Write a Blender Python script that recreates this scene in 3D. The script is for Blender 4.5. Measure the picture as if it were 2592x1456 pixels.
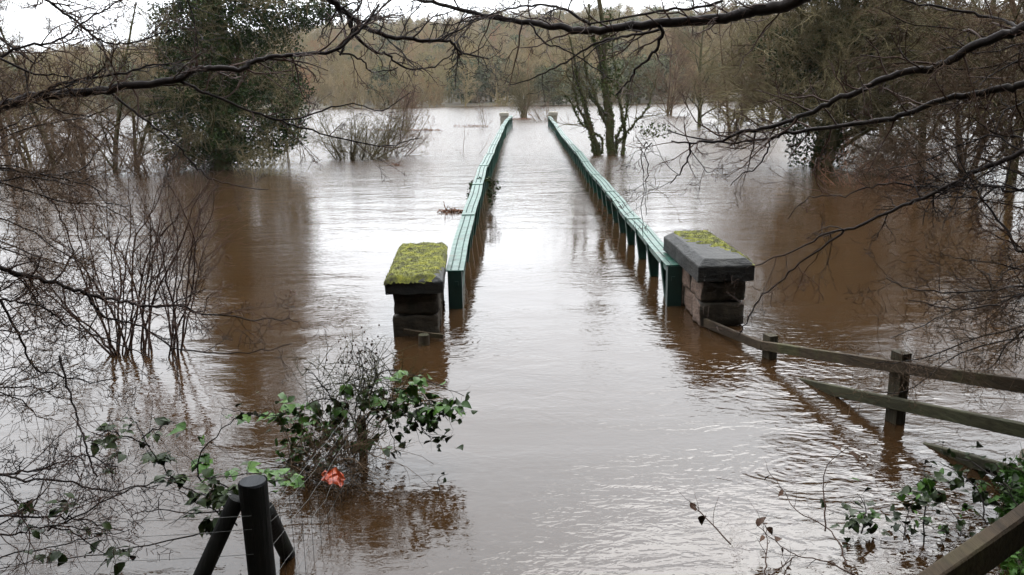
import bpy, bmesh, math
import numpy as np
from mathutils import Matrix, Vector, noise as mnoise

for o in list(bpy.data.objects): bpy.data.objects.remove(o)
scene = bpy.context.scene
COL = scene.collection
rng = np.random.default_rng(11)

# ------------------------------------------------------------------ camera
F, EYE = 2074.0, 2.5
def cam_basis(vx=1328, vy=229, roll=1.0):
    c = np.array([(vx-1296)/F, (728-vy)/F, 1.0]); c /= np.linalg.norm(c)
    h = np.array([math.cos(math.radians(roll)), math.sin(math.radians(roll)), 0])
    up = np.cross(c, h); up /= np.linalg.norm(up); up = up if up[1] > 0 else -up
    x = np.cross(c, up); x = x if x[0] > 0 else -x
    return np.array([x, c, up])
CM = cam_basis()
cam_data = bpy.data.cameras.new('camera'); cam = bpy.data.objects.new('camera', cam_data); COL.objects.link(cam)
cam_data.sensor_width = 36; cam_data.lens = 36*F/2592; cam_data.clip_end = 5000; cam_data.clip_start = 0.05
r_, u_, f_ = CM[:, 0], CM[:, 1], CM[:, 2]
cam.matrix_world = Matrix(((r_[0], u_[0], -f_[0], 0), (r_[1], u_[1], -f_[1], 0), (r_[2], u_[2], -f_[2], EYE), (0, 0, 0, 1)))
scene.camera = cam
def ray(px, py): return CM @ np.array([(px-1296)/F, (728-py)/F, 1.0])
O3 = np.array([0, 0, EYE])
def at_depth(px, py, Y): d = ray(px, py); return O3 + d*(Y/d[1])
def at_level(px, py, z=0.0): d = ray(px, py); return O3 + d*((z-EYE)/d[2])

# ------------------------------------------------------------------ sky, sun, exposure
SUN_EL, SUN_ROT = math.radians(48), math.radians(20)
world = bpy.data.worlds.new('World'); scene.world = world; world.use_nodes = True
wn = world.node_tree; wn.nodes.clear()
w_out = wn.nodes.new('ShaderNodeOutputWorld'); w_bg = wn.nodes.new('ShaderNodeBackground')
w_sky = wn.nodes.new('ShaderNodeTexSky'); w_sky.sky_type = 'NISHITA'; w_sky.sun_disc = False
w_sky.sun_elevation = SUN_EL; w_sky.sun_rotation = SUN_ROT; w_sky.dust_density = 4; w_sky.air_density = 1.0
w_hsv = wn.nodes.new('ShaderNodeHueSaturation'); w_hsv.inputs['Saturation'].default_value = 0.12
w_mix = wn.nodes.new('ShaderNodeMix'); w_mix.data_type = 'RGBA'; w_mix.inputs[0].default_value = 0.85
# overcast sky: even white, three times brighter overhead than at the horizon
w_tc = wn.nodes.new('ShaderNodeTexCoord'); w_sep = wn.nodes.new('ShaderNodeSeparateXYZ'); wn.links.new(w_tc.outputs['Generated'], w_sep.inputs[0])
w_mr = wn.nodes.new('ShaderNodeMapRange'); wn.links.new(w_sep.outputs['Z'], w_mr.inputs[0])
for i_, v_ in enumerate((0.0, 1.0, 8.0, 24.0)): w_mr.inputs[i_+1].default_value = v_
w_vm = wn.nodes.new('ShaderNodeVectorMath'); w_vm.operation = 'SCALE'; w_vm.inputs[0].default_value = (0.955, 1.0, 1.055)
wn.links.new(w_mr.outputs[0], w_vm.inputs['Scale']); wn.links.new(w_vm.outputs[0], w_mix.inputs[7])
wn.links.new(w_sky.outputs[0], w_hsv.inputs['Color']); wn.links.new(w_hsv.outputs[0], w_mix.inputs[6])
wn.links.new(w_mix.outputs[2], w_bg.inputs[0]); w_bg.inputs[1].default_value = 0.10
wn.links.new(w_bg.outputs[0], w_out.inputs[0])
sd = bpy.data.lights.new('sun', 'SUN'); sd.energy = 0.6; sd.angle = math.radians(40); sd.color = (1.0, 0.97, 0.93)
sun = bpy.data.objects.new('sun', sd); COL.objects.link(sun)
sun.rotation_euler = Vector((-math.sin(SUN_ROT)*math.cos(SUN_EL), -math.cos(SUN_ROT)*math.cos(SUN_EL), -math.sin(SUN_EL))).to_track_quat('-Z', 'Y').to_euler()
scene.view_settings.view_transform = 'Standard'; scene.view_settings.look = 'None'
scene.view_settings.exposure = 1.52; scene.view_settings.gamma = 1.0
scene.cycles.max_bounces = 6; scene.cycles.diffuse_bounces = 2; scene.cycles.glossy_bounces = 3; scene.cycles.transmission_bounces = 0; scene.cycles.volume_bounces = 0

# ------------------------------------------------------------------ materials
class N:
    """tiny node-graph helper"""
    def __init__(s, name):
        s.m = bpy.data.materials.new(name); s.m.use_nodes = True; s.t = s.m.node_tree
        s.b = s.t.nodes['Principled BSDF']; s.tc = s.t.nodes.new('ShaderNodeTexCoord')
    def n(s, typ, **kw):
        nd = s.t.nodes.new('ShaderNode'+typ)
        for k, v in kw.items():
            if k.startswith('_'): setattr(nd, k[1:], v)
            else: nd.inputs[k.replace('__', ' ')].default_value = v
        return nd
    def l(s, a, b): s.t.links.new(a, b)
    def noise(s, scale, detail=3, rough=0.6, dist=0.0, vec=None, map_scale=None, coord='Object'):
        nd = s.n('TexNoise', Scale=scale, Detail=detail, Roughness=rough, Distortion=dist)
        v = vec or s.tc.outputs[coord]
        if map_scale:
            mp = s.n('Mapping'); mp.inputs['Scale'].default_value = map_scale; s.l(v, mp.inputs[0]); v = mp.outputs[0]
        s.l(v, nd.inputs['Vector']); return nd.outputs['Fac']
    def ramp(s, fac, stops):
        nd = s.n('ValToRGB'); e = nd.color_ramp.elements
        while len(e) < len(stops): e.new(0.5)
        for el, (p, c) in zip(e, stops): el.position = p; el.color = (*c, 1)
        s.l(fac, nd.inputs[0]); return nd.outputs[0]
    def math(s, op, a, b=None):
        nd = s.n('Math', _operation=op)
        for i, v in enumerate((a, b)):
            if v is None: continue
            if isinstance(v, (int, float)): nd.inputs[i].default_value = v
            else: s.l(v, nd.inputs[i])
        return nd.outputs[0]
    def mix(s, fac, a, b, blend='MIX'):
        nd = s.n('Mix', _data_type='RGBA', _blend_type=blend)
        for i, v in ((0, fac), (6, a), (7, b)):
            if isinstance(v, (int, float)): nd.inputs[i].default_value = v
            elif isinstance(v, tuple): nd.inputs[i].default_value = (*v, 1)
            else: s.l(v, nd.inputs[i])
        return nd.outputs[2]
    def bump(s, h, strength, dist):
        nd = s.n('Bump', Strength=strength, Distance=dist); s.l(h, nd.inputs['Height']); s.l(nd.outputs[0], s.b.inputs['Normal']); return nd
    def base(s, c):
        if isinstance(c, tuple): s.b.inputs['Base Color'].default_value = (*c, 1)
        else: s.l(c, s.b.inputs['Base Color'])
    def rough(s, r):
        if isinstance(r, (int, float)): s.b.inputs['Roughness'].default_value = r
        else: s.l(r, s.b.inputs['Roughness'])

def bark(name, c1, c2, c3=None, rough=0.75, scale=3.0):
    g = N(name); f = g.noise(scale, 4, 0.65); f2 = g.noise(scale*9, 3, 0.6)
    col = g.ramp(f, [(0.3, c1), (0.55, c2), (0.75, c3 or c2)])
    col = g.mix(0.35, col, g.ramp(f2, [(0.3, (0.35, 0.35, 0.35)), (0.7, (1.2, 1.2, 1.2))]), 'MULTIPLY')
    g.base(col); g.rough(rough); g.bump(f2, 0.5, 0.01); g.b.inputs['Specular IOR Level'].default_value = 0.12; return g.m
M = {}
M['bark_dark'] = bark('bark_dark', (0.012, 0.009, 0.008), (0.021, 0.015, 0.013), (0.026, 0.021, 0.015), 0.7, 5)
M['bark_red'] = bark('bark_red', (0.030, 0.015, 0.010), (0.05, 0.026, 0.017), None, 0.6, 6)
M['bark_olive'] = bark('bark_olive', (0.046, 0.037, 0.016), (0.078, 0.063, 0.028), (0.10, 0.072, 0.038), 0.85, 1.5)
M['bark_brown'] = bark('bark_brown', (0.055, 0.034, 0.02), (0.085, 0.054, 0.032), (0.10, 0.068, 0.04), 0.85, 1.5)
M['bark_mossy'] = bark('bark_mossy', (0.026, 0.03, 0.009), (0.046, 0.042, 0.018), (0.058, 0.040, 0.022), 0.9, 2.5)
M['bark_pale'] = bark('bark_pale', (0.08, 0.066, 0.032), (0.115, 0.094, 0.048), (0.09, 0.062, 0.033), 0.85, 2.0)
M['bark_russet'] = bark('bark_russet', (0.085, 0.04, 0.024), (0.11, 0.056, 0.034), None, 0.9, 1.0)

def far_wood(name, stops):
    g = N(name); oi = g.n('ObjectInfo'); c = g.ramp(oi.outputs['Random'], stops)
    f = g.noise(0.35, 2, 0.6); c = g.mix(0.5, c, g.ramp(f, [(0.3, (0.55, 0.55, 0.55)), (0.7, (1.3, 1.25, 1.2))]), 'MULTIPLY')
    g.base(c); g.rough(0.95); g.b.inputs['Specular IOR Level'].default_value = 0.1; return g.m
M['far_twig'] = far_wood('far_twig', [(0.0, (0.095, 0.072, 0.038)), (0.2, (0.160, 0.122, 0.066)), (0.42, (0.118, 0.096, 0.044)), (0.6, (0.175, 0.128, 0.072)), (0.8, (0.128, 0.114, 0.044)), (0.95, (0.165, 0.090, 0.048))])
M['far_evergreen'] = far_wood('far_evergreen', [(0.0, (0.05, 0.06, 0.03)), (0.6, (0.07, 0.07, 0.04)), (1.0, (0.06, 0.075, 0.035))])

def leafmat(name, stops, rough=0.45, scale=2.2):
    g = N(name); f = g.noise(scale, 3, 0.7); oi = g.n('ObjectInfo')
    v = g.math('ADD', g.math('MULTIPLY', f, 0.75), g.math('MULTIPLY', oi.outputs['Random'], 0.3))
    g.base(g.ramp(v, stops)); g.rough(rough)
    g.b.inputs['Specular IOR Level'].default_value = 0.10 if name == 'ivy' else 0.16
    return g.m
M['ivy'] = leafmat('ivy', [(0.28, (0.007, 0.014, 0.003)), (0.5, (0.017, 0.030, 0.006)), (0.74, (0.046, 0.056, 0.011))], 0.6, 1.3)
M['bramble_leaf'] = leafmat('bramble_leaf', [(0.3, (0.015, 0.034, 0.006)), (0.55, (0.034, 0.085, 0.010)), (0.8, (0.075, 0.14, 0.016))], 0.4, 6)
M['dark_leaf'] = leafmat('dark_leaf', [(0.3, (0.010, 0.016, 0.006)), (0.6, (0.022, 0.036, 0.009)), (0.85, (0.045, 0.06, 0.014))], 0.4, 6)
M['dead_leaf'] = leafmat('dead_leaf', [(0.3, (0.03, 0.018, 0.012)), (0.7, (0.07, 0.035, 0.02))], 0.7, 6)

g = N('moss'); f = g.noise(9, 5, 0.7); f2 = g.noise(70, 3, 0.7)
c = g.ramp(f, [(0.36, (0.026, 0.020, 0.007)), (0.45, (0.06, 0.062, 0.008)), (0.56, (0.12, 0.122, 0.010)), (0.68, (0.185, 0.175, 0.014))])
g.base(g.mix(0.4, c, g.ramp(f2, [(0.3, (0.4, 0.4, 0.35)), (0.7, (1.25, 1.25, 1.1))]), 'MULTIPLY')); g.rough(0.95); g.bump(f2, 0.8, 0.01); M['moss'] = g.m

def stone(name, a, b, d, wet=0.75):
    g = N(name); f = g.noise(4, 5, 0.65); f2 = g.noise(35, 4, 0.7); f3 = g.noise(9, 3, 0.6, map_scale=(1, 1, 3) if wet > .5 else (1, 1, 1))
    c = g.ramp(f, [(0.3, a), (0.5, b), (0.72, d)])
    c = g.mix(0.6, c, g.ramp(f3, [(0.35, (0.5, 0.5, 0.5)), (0.65, (1.2, 1.18, 1.15))]), 'MULTIPLY')
    c = g.mix(0.5, c, g.ramp(f2, [(0.3, (0.5, 0.5, 0.5)), (0.7, (1.3, 1.3, 1.3))]), 'MULTIPLY')
    g.base(c); g.rough(wet); g.b.inputs['Specular IOR Level'].default_value = 0.2; g.bump(g.math('ADD', f2, g.math('MULTIPLY', f3, 2)), 0.7, 0.012); return g.m
M['stone_dark'] = stone('stone_dark', (0.015, 0.012, 0.008), (0.030, 0.023, 0.015), (0.055, 0.042, 0.028))
M['stone_red'] = stone('stone_red', (0.075, 0.048, 0.036), (0.12, 0.08, 0.06), (0.16, 0.115, 0.088))
M['stone_cap'] = stone('stone_cap', (0.009, 0.0088, 0.0085), (0.015, 0.0145, 0.0135), (0.026, 0.024, 0.020), 0.6)
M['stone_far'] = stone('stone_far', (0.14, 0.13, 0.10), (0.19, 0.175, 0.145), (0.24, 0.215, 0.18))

g = N('green_paint'); f = g.noise(3.5, 4, 0.6); f2 = g.noise(40, 3, 0.6)
f3 = g.noise(9, 5, 0.7, 0.4); f4 = g.noise(2.2, 4, 0.65)
c = g.ramp(f, [(0.35, (0.005, 0.042, 0.028)), (0.55, (0.009, 0.060, 0.040)), (0.75, (0.020, 0.072, 0.044))])
c = g.mix(g.ramp(f3, [(0.5, (0, 0, 0)), (0.68, (1, 1, 1))]), c, (0.012, 0.022, 0.012)); c = g.mix(g.ramp(f4, [(0.6, (0, 0, 0)), (0.72, (.8, .8, .8))]), c, (0.04, 0.042, 0.02)); g.base(c)
g.rough(g.math('ADD', g.math('MULTIPLY', f3, 0.5), 0.15)); g.b.inputs['Specular IOR Level'].default_value = 0.3; g.bump(f2, 0.3, 0.004); M['green_paint'] = g.m
g = N('green_paint_dark'); g.base((0.003, 0.02, 0.015)); g.rough(0.45); M['green_paint_dark'] = g.m
g = N('green_deep'); f = g.noise(5, 4, 0.6); g.base(g.ramp(f, [(0.3, (0.003, 0.026, 0.018)), (0.7, (0.008, 0.048, 0.032))])); g.rough(0.5); g.b.inputs['Specular IOR Level'].default_value = 0.25; M['green_deep'] = g.m

def wood(name, a, b, d, rough=0.8, grain=(14, 1.0, 14)):
    g = N(name); f = g.noise(3, 5, 0.65, map_scale=grain); f2 = g.noise(2.2, 3, 0.6)
    c = g.mix(0.55, g.ramp(f2, [(0.35, a), (0.55, b), (0.7, d)]), g.ramp(f, [(0.32, (0.2, 0.2, 0.2)), (0.5, (0.9, 0.9, 0.9)), (0.7, (1.45, 1.4, 1.35))]), 'MULTIPLY')
    g.base(c); g.rough(rough); g.bump(f, 0.9, 0.012); g.b.inputs['Specular IOR Level'].default_value = 0.15; return g.m
M['rail_wood'] = wood('rail_wood', (0.024, 0.016, 0.010), (0.044, 0.031, 0.018), (0.046, 0.042, 0.018))
M['rail_green'] = wood('rail_green', (0.026, 0.024, 0.014), (0.042, 0.039, 0.021), (0.046, 0.048, 0.024))
M['post_black'] = wood('post_black', (0.005, 0.005, 0.0045), (0.010, 0.010, 0.009), (0.008, 0.014, 0.007), 0.7, (14, 14, 1.0))
M['post_wood'] = wood('post_wood', (0.026, 0.022, 0.013), (0.042, 0.034, 0.021), (0.046, 0.046, 0.024), 0.8, (14, 14, 1.0))
M['post_end'] = wood('post_end', (0.018, 0.02, 0.023), (0.027, 0.029, 0.032), (0.034, 0.036, 0.04), 0.6)
g = N('wire'); g.base((0.09, 0.09, 0.085)); g.b.inputs['Metallic'].default_value = 0.7; g.rough(0.5); M['wire'] = g.m
g = N('orange_plastic'); f = g.noise(25, 3); g.base(g.ramp(f, [(0.35, (0.26, 0.022, 0.006)), (0.65, (0.42, 0.075, 0.022))])); g.rough(0.3); M['orange'] = g.m
g = N('ground'); f = g.noise(0.8, 5, 0.65); f2 = g.noise(14, 4, 0.7)
g.base(g.mix(0.5, g.ramp(f, [(0.3, (0.035, 0.026, 0.016)), (0.55, (0.055, 0.042, 0.024)), (0.7, (0.04, 0.05, 0.018))]), g.ramp(f2, [(0.3, (0.5, 0.5, 0.5)), (0.7, (1.3, 1.3, 1.2))]), 'MULTIPLY'))
g.rough(0.95); g.bump(f2, 0.8, 0.05); M['ground'] = g.m

# muddy flood water: brown silt body under a rippled skin, calm by the bank, rougher in mid river
g = N('flood_water')
geo = g.n('NewGeometry'); sep = g.n('SeparateXYZ'); g.l(geo.outputs['Position'], sep.inputs[0])
pos = geo.outputs['Position']
def maprange(v, a, b, c, d):
    nd = g.n('MapRange', _interpolation_type='SMOOTHSTEP'); g.l(v, nd.inputs[0])
    for i, q in enumerate((a, b, c, d)): nd.inputs[i+1].default_value = q
    return nd.outputs[0]
mid = maprange(sep.outputs['Y'], 13, 40, 0.0, 1.0)
silt = g.noise(0.35, 4, 0.6, 0.8, vec=pos)
g.base(g.ramp(silt, [(0.35, (0.0235, 0.0122, 0.0050)), (0.65, (0.0305, 0.0162, 0.0072))]))
patch = g.noise(0.28, 3, 0.55, 0.6, vec=pos, map_scale=(0.6, 1.5, 1))
w_long = g.noise(0.9, 2, 0.5, 0.5, vec=pos, map_scale=(0.8, 1.7, 1))
w_mid = g.noise(3.6, 2, 0.5, 0.9, vec=pos, map_scale=(0.8, 1.5, 1))
w_fine = g.noise(13, 2, 0.5, 1.0, vec=pos, map_scale=(0.75, 1.4, 1))
h = g.math('ADD', g.math('MULTIPLY', w_long, 0.014), g.math('MULTIPLY', w_mid, 0.0065))
h = g.math('ADD', h, g.math('MULTIPLY', w_fine, 0.0030))
calm = maprange(patch, 0.36, 0.62, 0.26, 0.95)
for (ox, oy, orad, oamp) in ((-1.0, 8.1, 1.3, 1.6), (2.2, 8.3, 1.6, 1.6), (2.3, 7.2, 1.2, 1.8), (2.7, 5.7, 1.3, 1.6), (1.7, 10.5, 1.6, 1.2), (-1.2, 5.2, 1.0, 1.0), (2.0, 4.6, 1.2, 1.2), (2.6, 4.6, 1.2, 1.0)):
    dn = g.n('VectorMath', _operation='DISTANCE'); g.l(pos, dn.inputs[0]); dn.inputs[1].default_value = (ox, oy, 0)
    calm = g.math('ADD', calm, maprange(dn.outputs['Value'], orad, 0.05, 0.0, oamp*.6))
ringsum = None
for (ox, oy, orad, k_) in ((2.3, 6.9, 1.5, 58), (-.75, 8.0, 1.3, 62), (1.75, 5.1, 1.3, 57), (1.55, 8.6, 1.3, 55)):
    wob = g.math('ADD', g.math('MULTIPLY', w_long, 0.6), g.math('MULTIPLY', w_mid, 0.2)); dn = g.n('VectorMath', _operation='DISTANCE'); g.l(pos, dn.inputs[0]); dn.inputs[1].default_value = (ox, oy, 0)
    rw = g.math('MULTIPLY', g.math('SINE', g.math('MULTIPLY', g.math('ADD', dn.outputs['Value'], wob), float(k_))), maprange(dn.outputs['Value'], orad, 0.2, 0.0, 0.0006)); ringsum = rw if ringsum is None else g.math('ADD', ringsum, rw)
h = g.math('MULTIPLY', h, g.math('ADD', calm, g.math('MULTIPLY', mid, 5.0)))
h = g.math('ADD', h, ringsum)
g.bump(h, 1.0, 1.0)
g.rough(g.math('ADD', g.math('MULTIPLY', mid, 0.16), 0.035)); g.b.inputs['IOR'].default_value = 1.42
M['water'] = g.m

# ------------------------------------------------------------------ mesh helpers
class Geo:
    def __init__(s): s.v = []; s.f = []; s.n = 0
    def add(s, verts, faces):
        verts = np.asarray(verts, float).reshape(-1, 3); s.v.append(verts)
        s.f.append(np.asarray(faces, np.int64) + s.n); s.n += len(verts)
    def mesh(s, name, mat, smooth=True):
        me = bpy.data.meshes.new(name)
        v = np.concatenate(s.v) if s.v else np.zeros((0, 3))
        tot = np.concatenate([np.full(len(f), f.shape[1]) for f in s.f]) if s.f else np.zeros(0, int)
        li = np.concatenate([f.ravel() for f in s.f]) if s.f else np.zeros(0, int)
        me.vertices.add(len(v)); me.vertices.foreach_set('co', v.ravel())
        me.loops.add(len(li)); me.loops.foreach_set('vertex_index', li)
        me.polygons.add(len(tot)); me.polygons.foreach_set('loop_start', np.concatenate([[0], np.cumsum(tot)[:-1]]) if len(tot) else tot)
        me.polygons.foreach_set('loop_total', tot); me.update(calc_edges=True)
        me.polygons.foreach_set('use_smooth', np.full(len(tot), smooth))
        if mat: me.materials.append(mat)
        return me
def link(name, me, parent=None, loc=None):
    o = bpy.data.objects.new(name, me); COL.objects.link(o)
    if parent is not None: o.parent = parent
    if loc is not None: o.location = loc
    return o
def thing(name, label, cat, group=None, loc=(0, 0, 0), rz=0.0):
    o = bpy.data.objects.new(name, None); COL.objects.link(o); o.empty_display_size = 0.1
    o.location = loc; o.rotation_euler = (0, 0, rz); o['label'] = label; o['category'] = cat
    if group: o['group'] = group
    return o
def local(g, loc):                      # world-space geometry -> coordinates relative to the thing's base
    for i in range(len(g.v)): g.v[i] = g.v[i] - np.asarray(loc, float)
    return g
def unit(v): return v/np.maximum(np.linalg.norm(v, axis=-1, keepdims=True), 1e-9)
def tubes(G, P, R, S, cap=False):
    P = np.asarray(P, float); R = np.asarray(R, float)
    if P.ndim == 2: P = P[None]; R = R[None]
    m, k, _ = P.shape
    T = unit(np.gradient(P, axis=1))
    ref = np.where(np.abs(T[:, :1, 2:3]) > 0.75, np.array([1.0, 0, 0]), np.array([0, 0, 1.0]))
    U = unit(np.cross(T, ref)); V = np.cross(T, U)
    a = np.arange(S)/S*2*math.pi
    ring = P[:, :, None] + R[:, :, None, None]*(np.cos(a)[None, None, :, None]*U[:, :, None] + np.sin(a)[None, None, :, None]*V[:, :, None])
    b = (np.arange(m)*k*S)[:, None, None] + (np.arange(k-1)*S)[None, :, None]
    s0 = np.arange(S)[None, None]; s1 = (np.arange(S)+1)[None, None] % S
    q = np.stack([b+s0, b+s1, b+S+s1, b+S+s0], -1).reshape(-1, 4)
    G.add(ring, q)
    if cap:
        for e in (0, k-1): G.add(ring[:, e].reshape(-1, 3), (np.arange(m)*S)[:, None]+np.arange(S)[None])
def lens(P): return np.linalg.norm(np.diff(P, axis=1), axis=2).sum(1)
def spawn(P, R, n, t=(0.2, 1.0), ang=(30, 60), ln=(0.3, 0.6), K=5, wob=0.12, up=0.0, rr=0.6, tip=0.25, r_rng=rng, absolute=False, rmax=None):
    """n side shoots per parent; returns (P, R)"""
    m, k, _ = P.shape; L = lens(P)
    tt = (np.arange(n)[None] + r_rng.random((m, n)))/n*(t[1]-t[0]) + t[0]
    x = np.clip(tt*(k-1), 0, k-1.001); i = x.astype(int); fr = (x-i)[..., None]; mi = np.arange(m)[:, None]
    base = P[mi, i]*(1-fr) + P[mi, i+1]*fr; tan = unit(P[mi, i+1]-P[mi, i])
    rb = R[mi, i]*(1-fr[..., 0]) + R[mi, i+1]*fr[..., 0]
    rv = r_rng.normal(size=(m, n, 3)); perp = unit(np.cross(tan, rv))
    an = np.radians(r_rng.uniform(ang[0], ang[1], (m, n)))[..., None]
    d = np.cos(an)*tan + np.sin(an)*perp
    le = r_rng.uniform(ln[0], ln[1], (m, n))
    if not absolute: le = le*L[:, None]*(1.15-0.7*tt)
    d = d.reshape(-1, 3); pos = base.reshape(-1, 3); le = le.reshape(-1); r0 = (rb*rr).reshape(-1)
    if rmax: r0 = np.minimum(r0, rmax)
    pts = [pos]
    for j in range(K-1):
        pos = pos + d*(le/(K-1))[:, None]; pts.append(pos)
        d = unit(d + r_rng.normal(size=d.shape)*wob + np.array([0, 0, up]))
    Q = np.stack(pts, 1)
    RR = r0[:, None]*np.linspace(1, tip, K)[None]
    return Q, RR
def smooth_path(pts, sub=4, jit=0.0):
    p = np.asarray(pts, float); p = np.vstack([2*p[0]-p[1], p, 2*p[-1]-p[-2]]); out = []
    for i in range(1, len(p)-2):
        for j in range(sub):
            t = j/sub
            out.append(0.5*((2*p[i]) + (-p[i-1]+p[i+1])*t + (2*p[i-1]-5*p[i]+4*p[i+1]-p[i+2])*t*t + (-p[i-1]+3*p[i]-3*p[i+1]+p[i+2])*t**3))
    out.append(p[-2]); out = np.array(out)
    if jit: out[1:-1] += rng.normal(size=(len(out)-2, 3))*jit
    return out
def quads_leaves(G, C, size, up_bias=0.0, rg=rng):
    """a folded diamond leaf at every centre"""
    n = len(C); a = unit(rg.normal(size=(n, 3))); nrm = unit(rg.normal(size=(n, 3)) + np.array([0, -0.3, up_bias]))
    b = unit(np.cross(nrm, a)); a = np.cross(b, nrm); s = (size*rg.uniform(0.6, 1.3, n))[:, None]
    v = np.stack([C-a*s*0.5, C+b*s*0.36+nrm*s*0.1+a*s*0.08, C+a*s*0.6, C-b*s*0.36+nrm*s*0.1+a*s*0.08], 1)
    i = (np.arange(n)*4)[:, None]
    G.add(v.reshape(-1, 3), np.concatenate([i+np.array([[0, 1, 2]]), i+np.array([[0, 2, 3]])]))
def clump(c, r, n, rg=rng, shell=0.5):
    d = unit(rg.normal(size=(n, 3))); rad = rg.random(n)**(1/3.0)*(1-shell)+shell
    lump = 1 + 0.28*np.sin(d[:, 0]*5+c[0]*3)*np.cos(d[:, 2]*6+c[2]) + 0.15*np.sin(d[:, 1]*9+c[1])
    return np.asarray(c) + d*(rad*lump)[:, None]*np.asarray(r)
def box(G, c, s, rot=None):
    s = np.asarray(s)/2.0
    v = np.array([[x, y, z] for x in (-1, 1) for y in (-1, 1) for z in (-1, 1)], float)*s
    if rot is not None: v = v @ np.asarray(rot).T
    G.add(v+np.asarray(c), [[0, 1, 3, 2], [4, 6, 7, 5], [0, 4, 5, 1], [2, 3, 7, 6], [0, 2, 6, 4], [1, 5, 7, 3]])
def beam(G, a, b, w, h, bev=0.0):
    """rectangular timber from a to b, w wide (horizontal), h deep; worn ends and slight sag"""
    a = np.asarray(a, float); b = np.asarray(b, float); d = unit(b-a); side = unit(np.cross(d, [0, 0, 1.0])); up = np.cross(side, d)
    n = 9; e = min(w, h)*0.12
    prof = [(-w/2+e, -h/2), (w/2-e, -h/2), (w/2, -h/2+e), (w/2, h/2-e), (w/2-e, h/2), (-w/2+e, h/2), (-w/2, h/2-e), (-w/2, -h/2+e)]
    vs = []
    for i in range(n):
        t = i/(n-1); c = a+(b-a)*t + np.array([0, 0, -0.004*math.sin(t*math.pi)])
        for (x, y) in prof: vs.append(c+side*(x+rng.normal()*0.0012)+up*(y+rng.normal()*0.0015))
    q = [[i*8+j, i*8+(j+1) % 8, (i+1)*8+(j+1) % 8, (i+1)*8+j] for i in range(n-1) for j in range(8)]
    G.add(vs, q); G.add(vs[:8], [list(range(7, -1, -1))]); G.add(vs[-8:], [list(range(8))])
def rough_block(sx, sy, sz, amp, seed, mat, cuts=5, rnd=0.03, name='stone'):
    bm = bmesh.new(); bmesh.ops.create_cube(bm, size=1.0)
    bmesh.ops.subdivide_edges(bm, edges=bm.edges[:], cuts=cuts, use_grid_fill=True)
    for v in bm.verts:
        c = v.co; p = Vector((c.x*sx, c.y*sy, c.z*sz))
        ex = [abs(abs(c[i])-0.5) < 1e-4 for i in range(3)]
        if sum(ex) >= 2:
            for i in range(3):
                if ex[i]: p[i] -= math.copysign(rnd*(0.5 if sum(ex) == 2 else 0.75), p[i])
        q = p*6 + Vector((seed*7.3, seed*3.1, seed))
        p += Vector((mnoise.noise(q), mnoise.noise(q+Vector((9, 0, 0))), mnoise.noise(q+Vector((0, 9, 0)))))*amp
        p += Vector((mnoise.noise(q*3), mnoise.noise(q*3+Vector((5, 0, 0))), mnoise.noise(q*3+Vector((0, 5, 0)))))*amp*0.4
        v.co = p
    me = bpy.data.meshes.new(name); bm.to_mesh(me); bm.free(); me.materials.append(mat)
    me.polygons.foreach_set('use_smooth', np.ones(len(me.polygons), bool)); return me
def ss(a, b, x): t = np.clip((x-a)/(b-a), 0, 1); return t*t*(3-2*t)

# ------------------------------------------------------------------ ground and water
xs = np.concatenate([-np.geomspace(8, 900, 60)[::-1], np.linspace(-7.8, 7.8, 105), np.geomspace(8, 900, 60)])
ys = np.concatenate([np.linspace(-140, -9, 40), np.linspace(-8.8, 10, 110), np.geomspace(10.2, 140, 40), np.linspace(143, 480, 90), np.geomspace(485, 900, 20)])
def ground_z(X, Y):
    yw = 3.0 + 2.3*ss(1.7, 3.6, X) - 1.0*ss(-1.5, -4, X)
    near = np.clip((yw-Y)*0.36, -1.6, 1.0)
    near = near + 0.85*np.clip(-4-Y, 0, 45)*ss(-3, -10, Y)            # unseen wooded bank behind the viewer, steepened to block sky light
    bed = np.where(Y > 9, -1.6, near)
    ridge = 27.5 + 2.5*np.sin(X*0.011+0.8) - 14.5*ss(-40, -260, X) - 1.0*ss(60, 300, X)
    hill = -1.2 + 1.7*ss(136, 150, Y) + (ridge)*ss(150, 430, Y)**0.9 + 0.5*np.sin(X*0.05)*ss(140, 170, Y)
    hill = hill - 18*ss(520, 1400, Y)
    return np.where(Y > 120, hill, bed)
XX, YY = np.meshgrid(xs, ys); ZZ = ground_z(XX, YY)
ZZ = ZZ + np.where((ZZ > -1.5) & (YY < 12), 0.05*np.sin(XX*3.1+YY*2.3)*np.cos(YY*3.7-XX*1.1), 0)
G = Geo(); ny, nx = XX.shape; ii = (np.arange(ny-1)[:, None]*nx+np.arange(nx-1)[None]).ravel()
G.add(np.stack([XX, YY, ZZ], -1), np.stack([ii, ii+1, ii+nx+1, ii+nx], -1))
ground = link('ground', G.mesh('ground', M['ground'])); ground['kind'] = 'structure'; ground['label'] = 'muddy brown bank and wooded hill under the flood'
G = Geo(); G.add([[-900, -8, 0], [900, -8, 0], [900, 170, 0], [-900, 170, 0]], [[0, 1, 2, 3]])
water = link('water', G.mesh('water', M['water'])); water['kind'] = 'structure'; water['label'] = 'brown silty flood water covering the bridge deck and fields'

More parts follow.
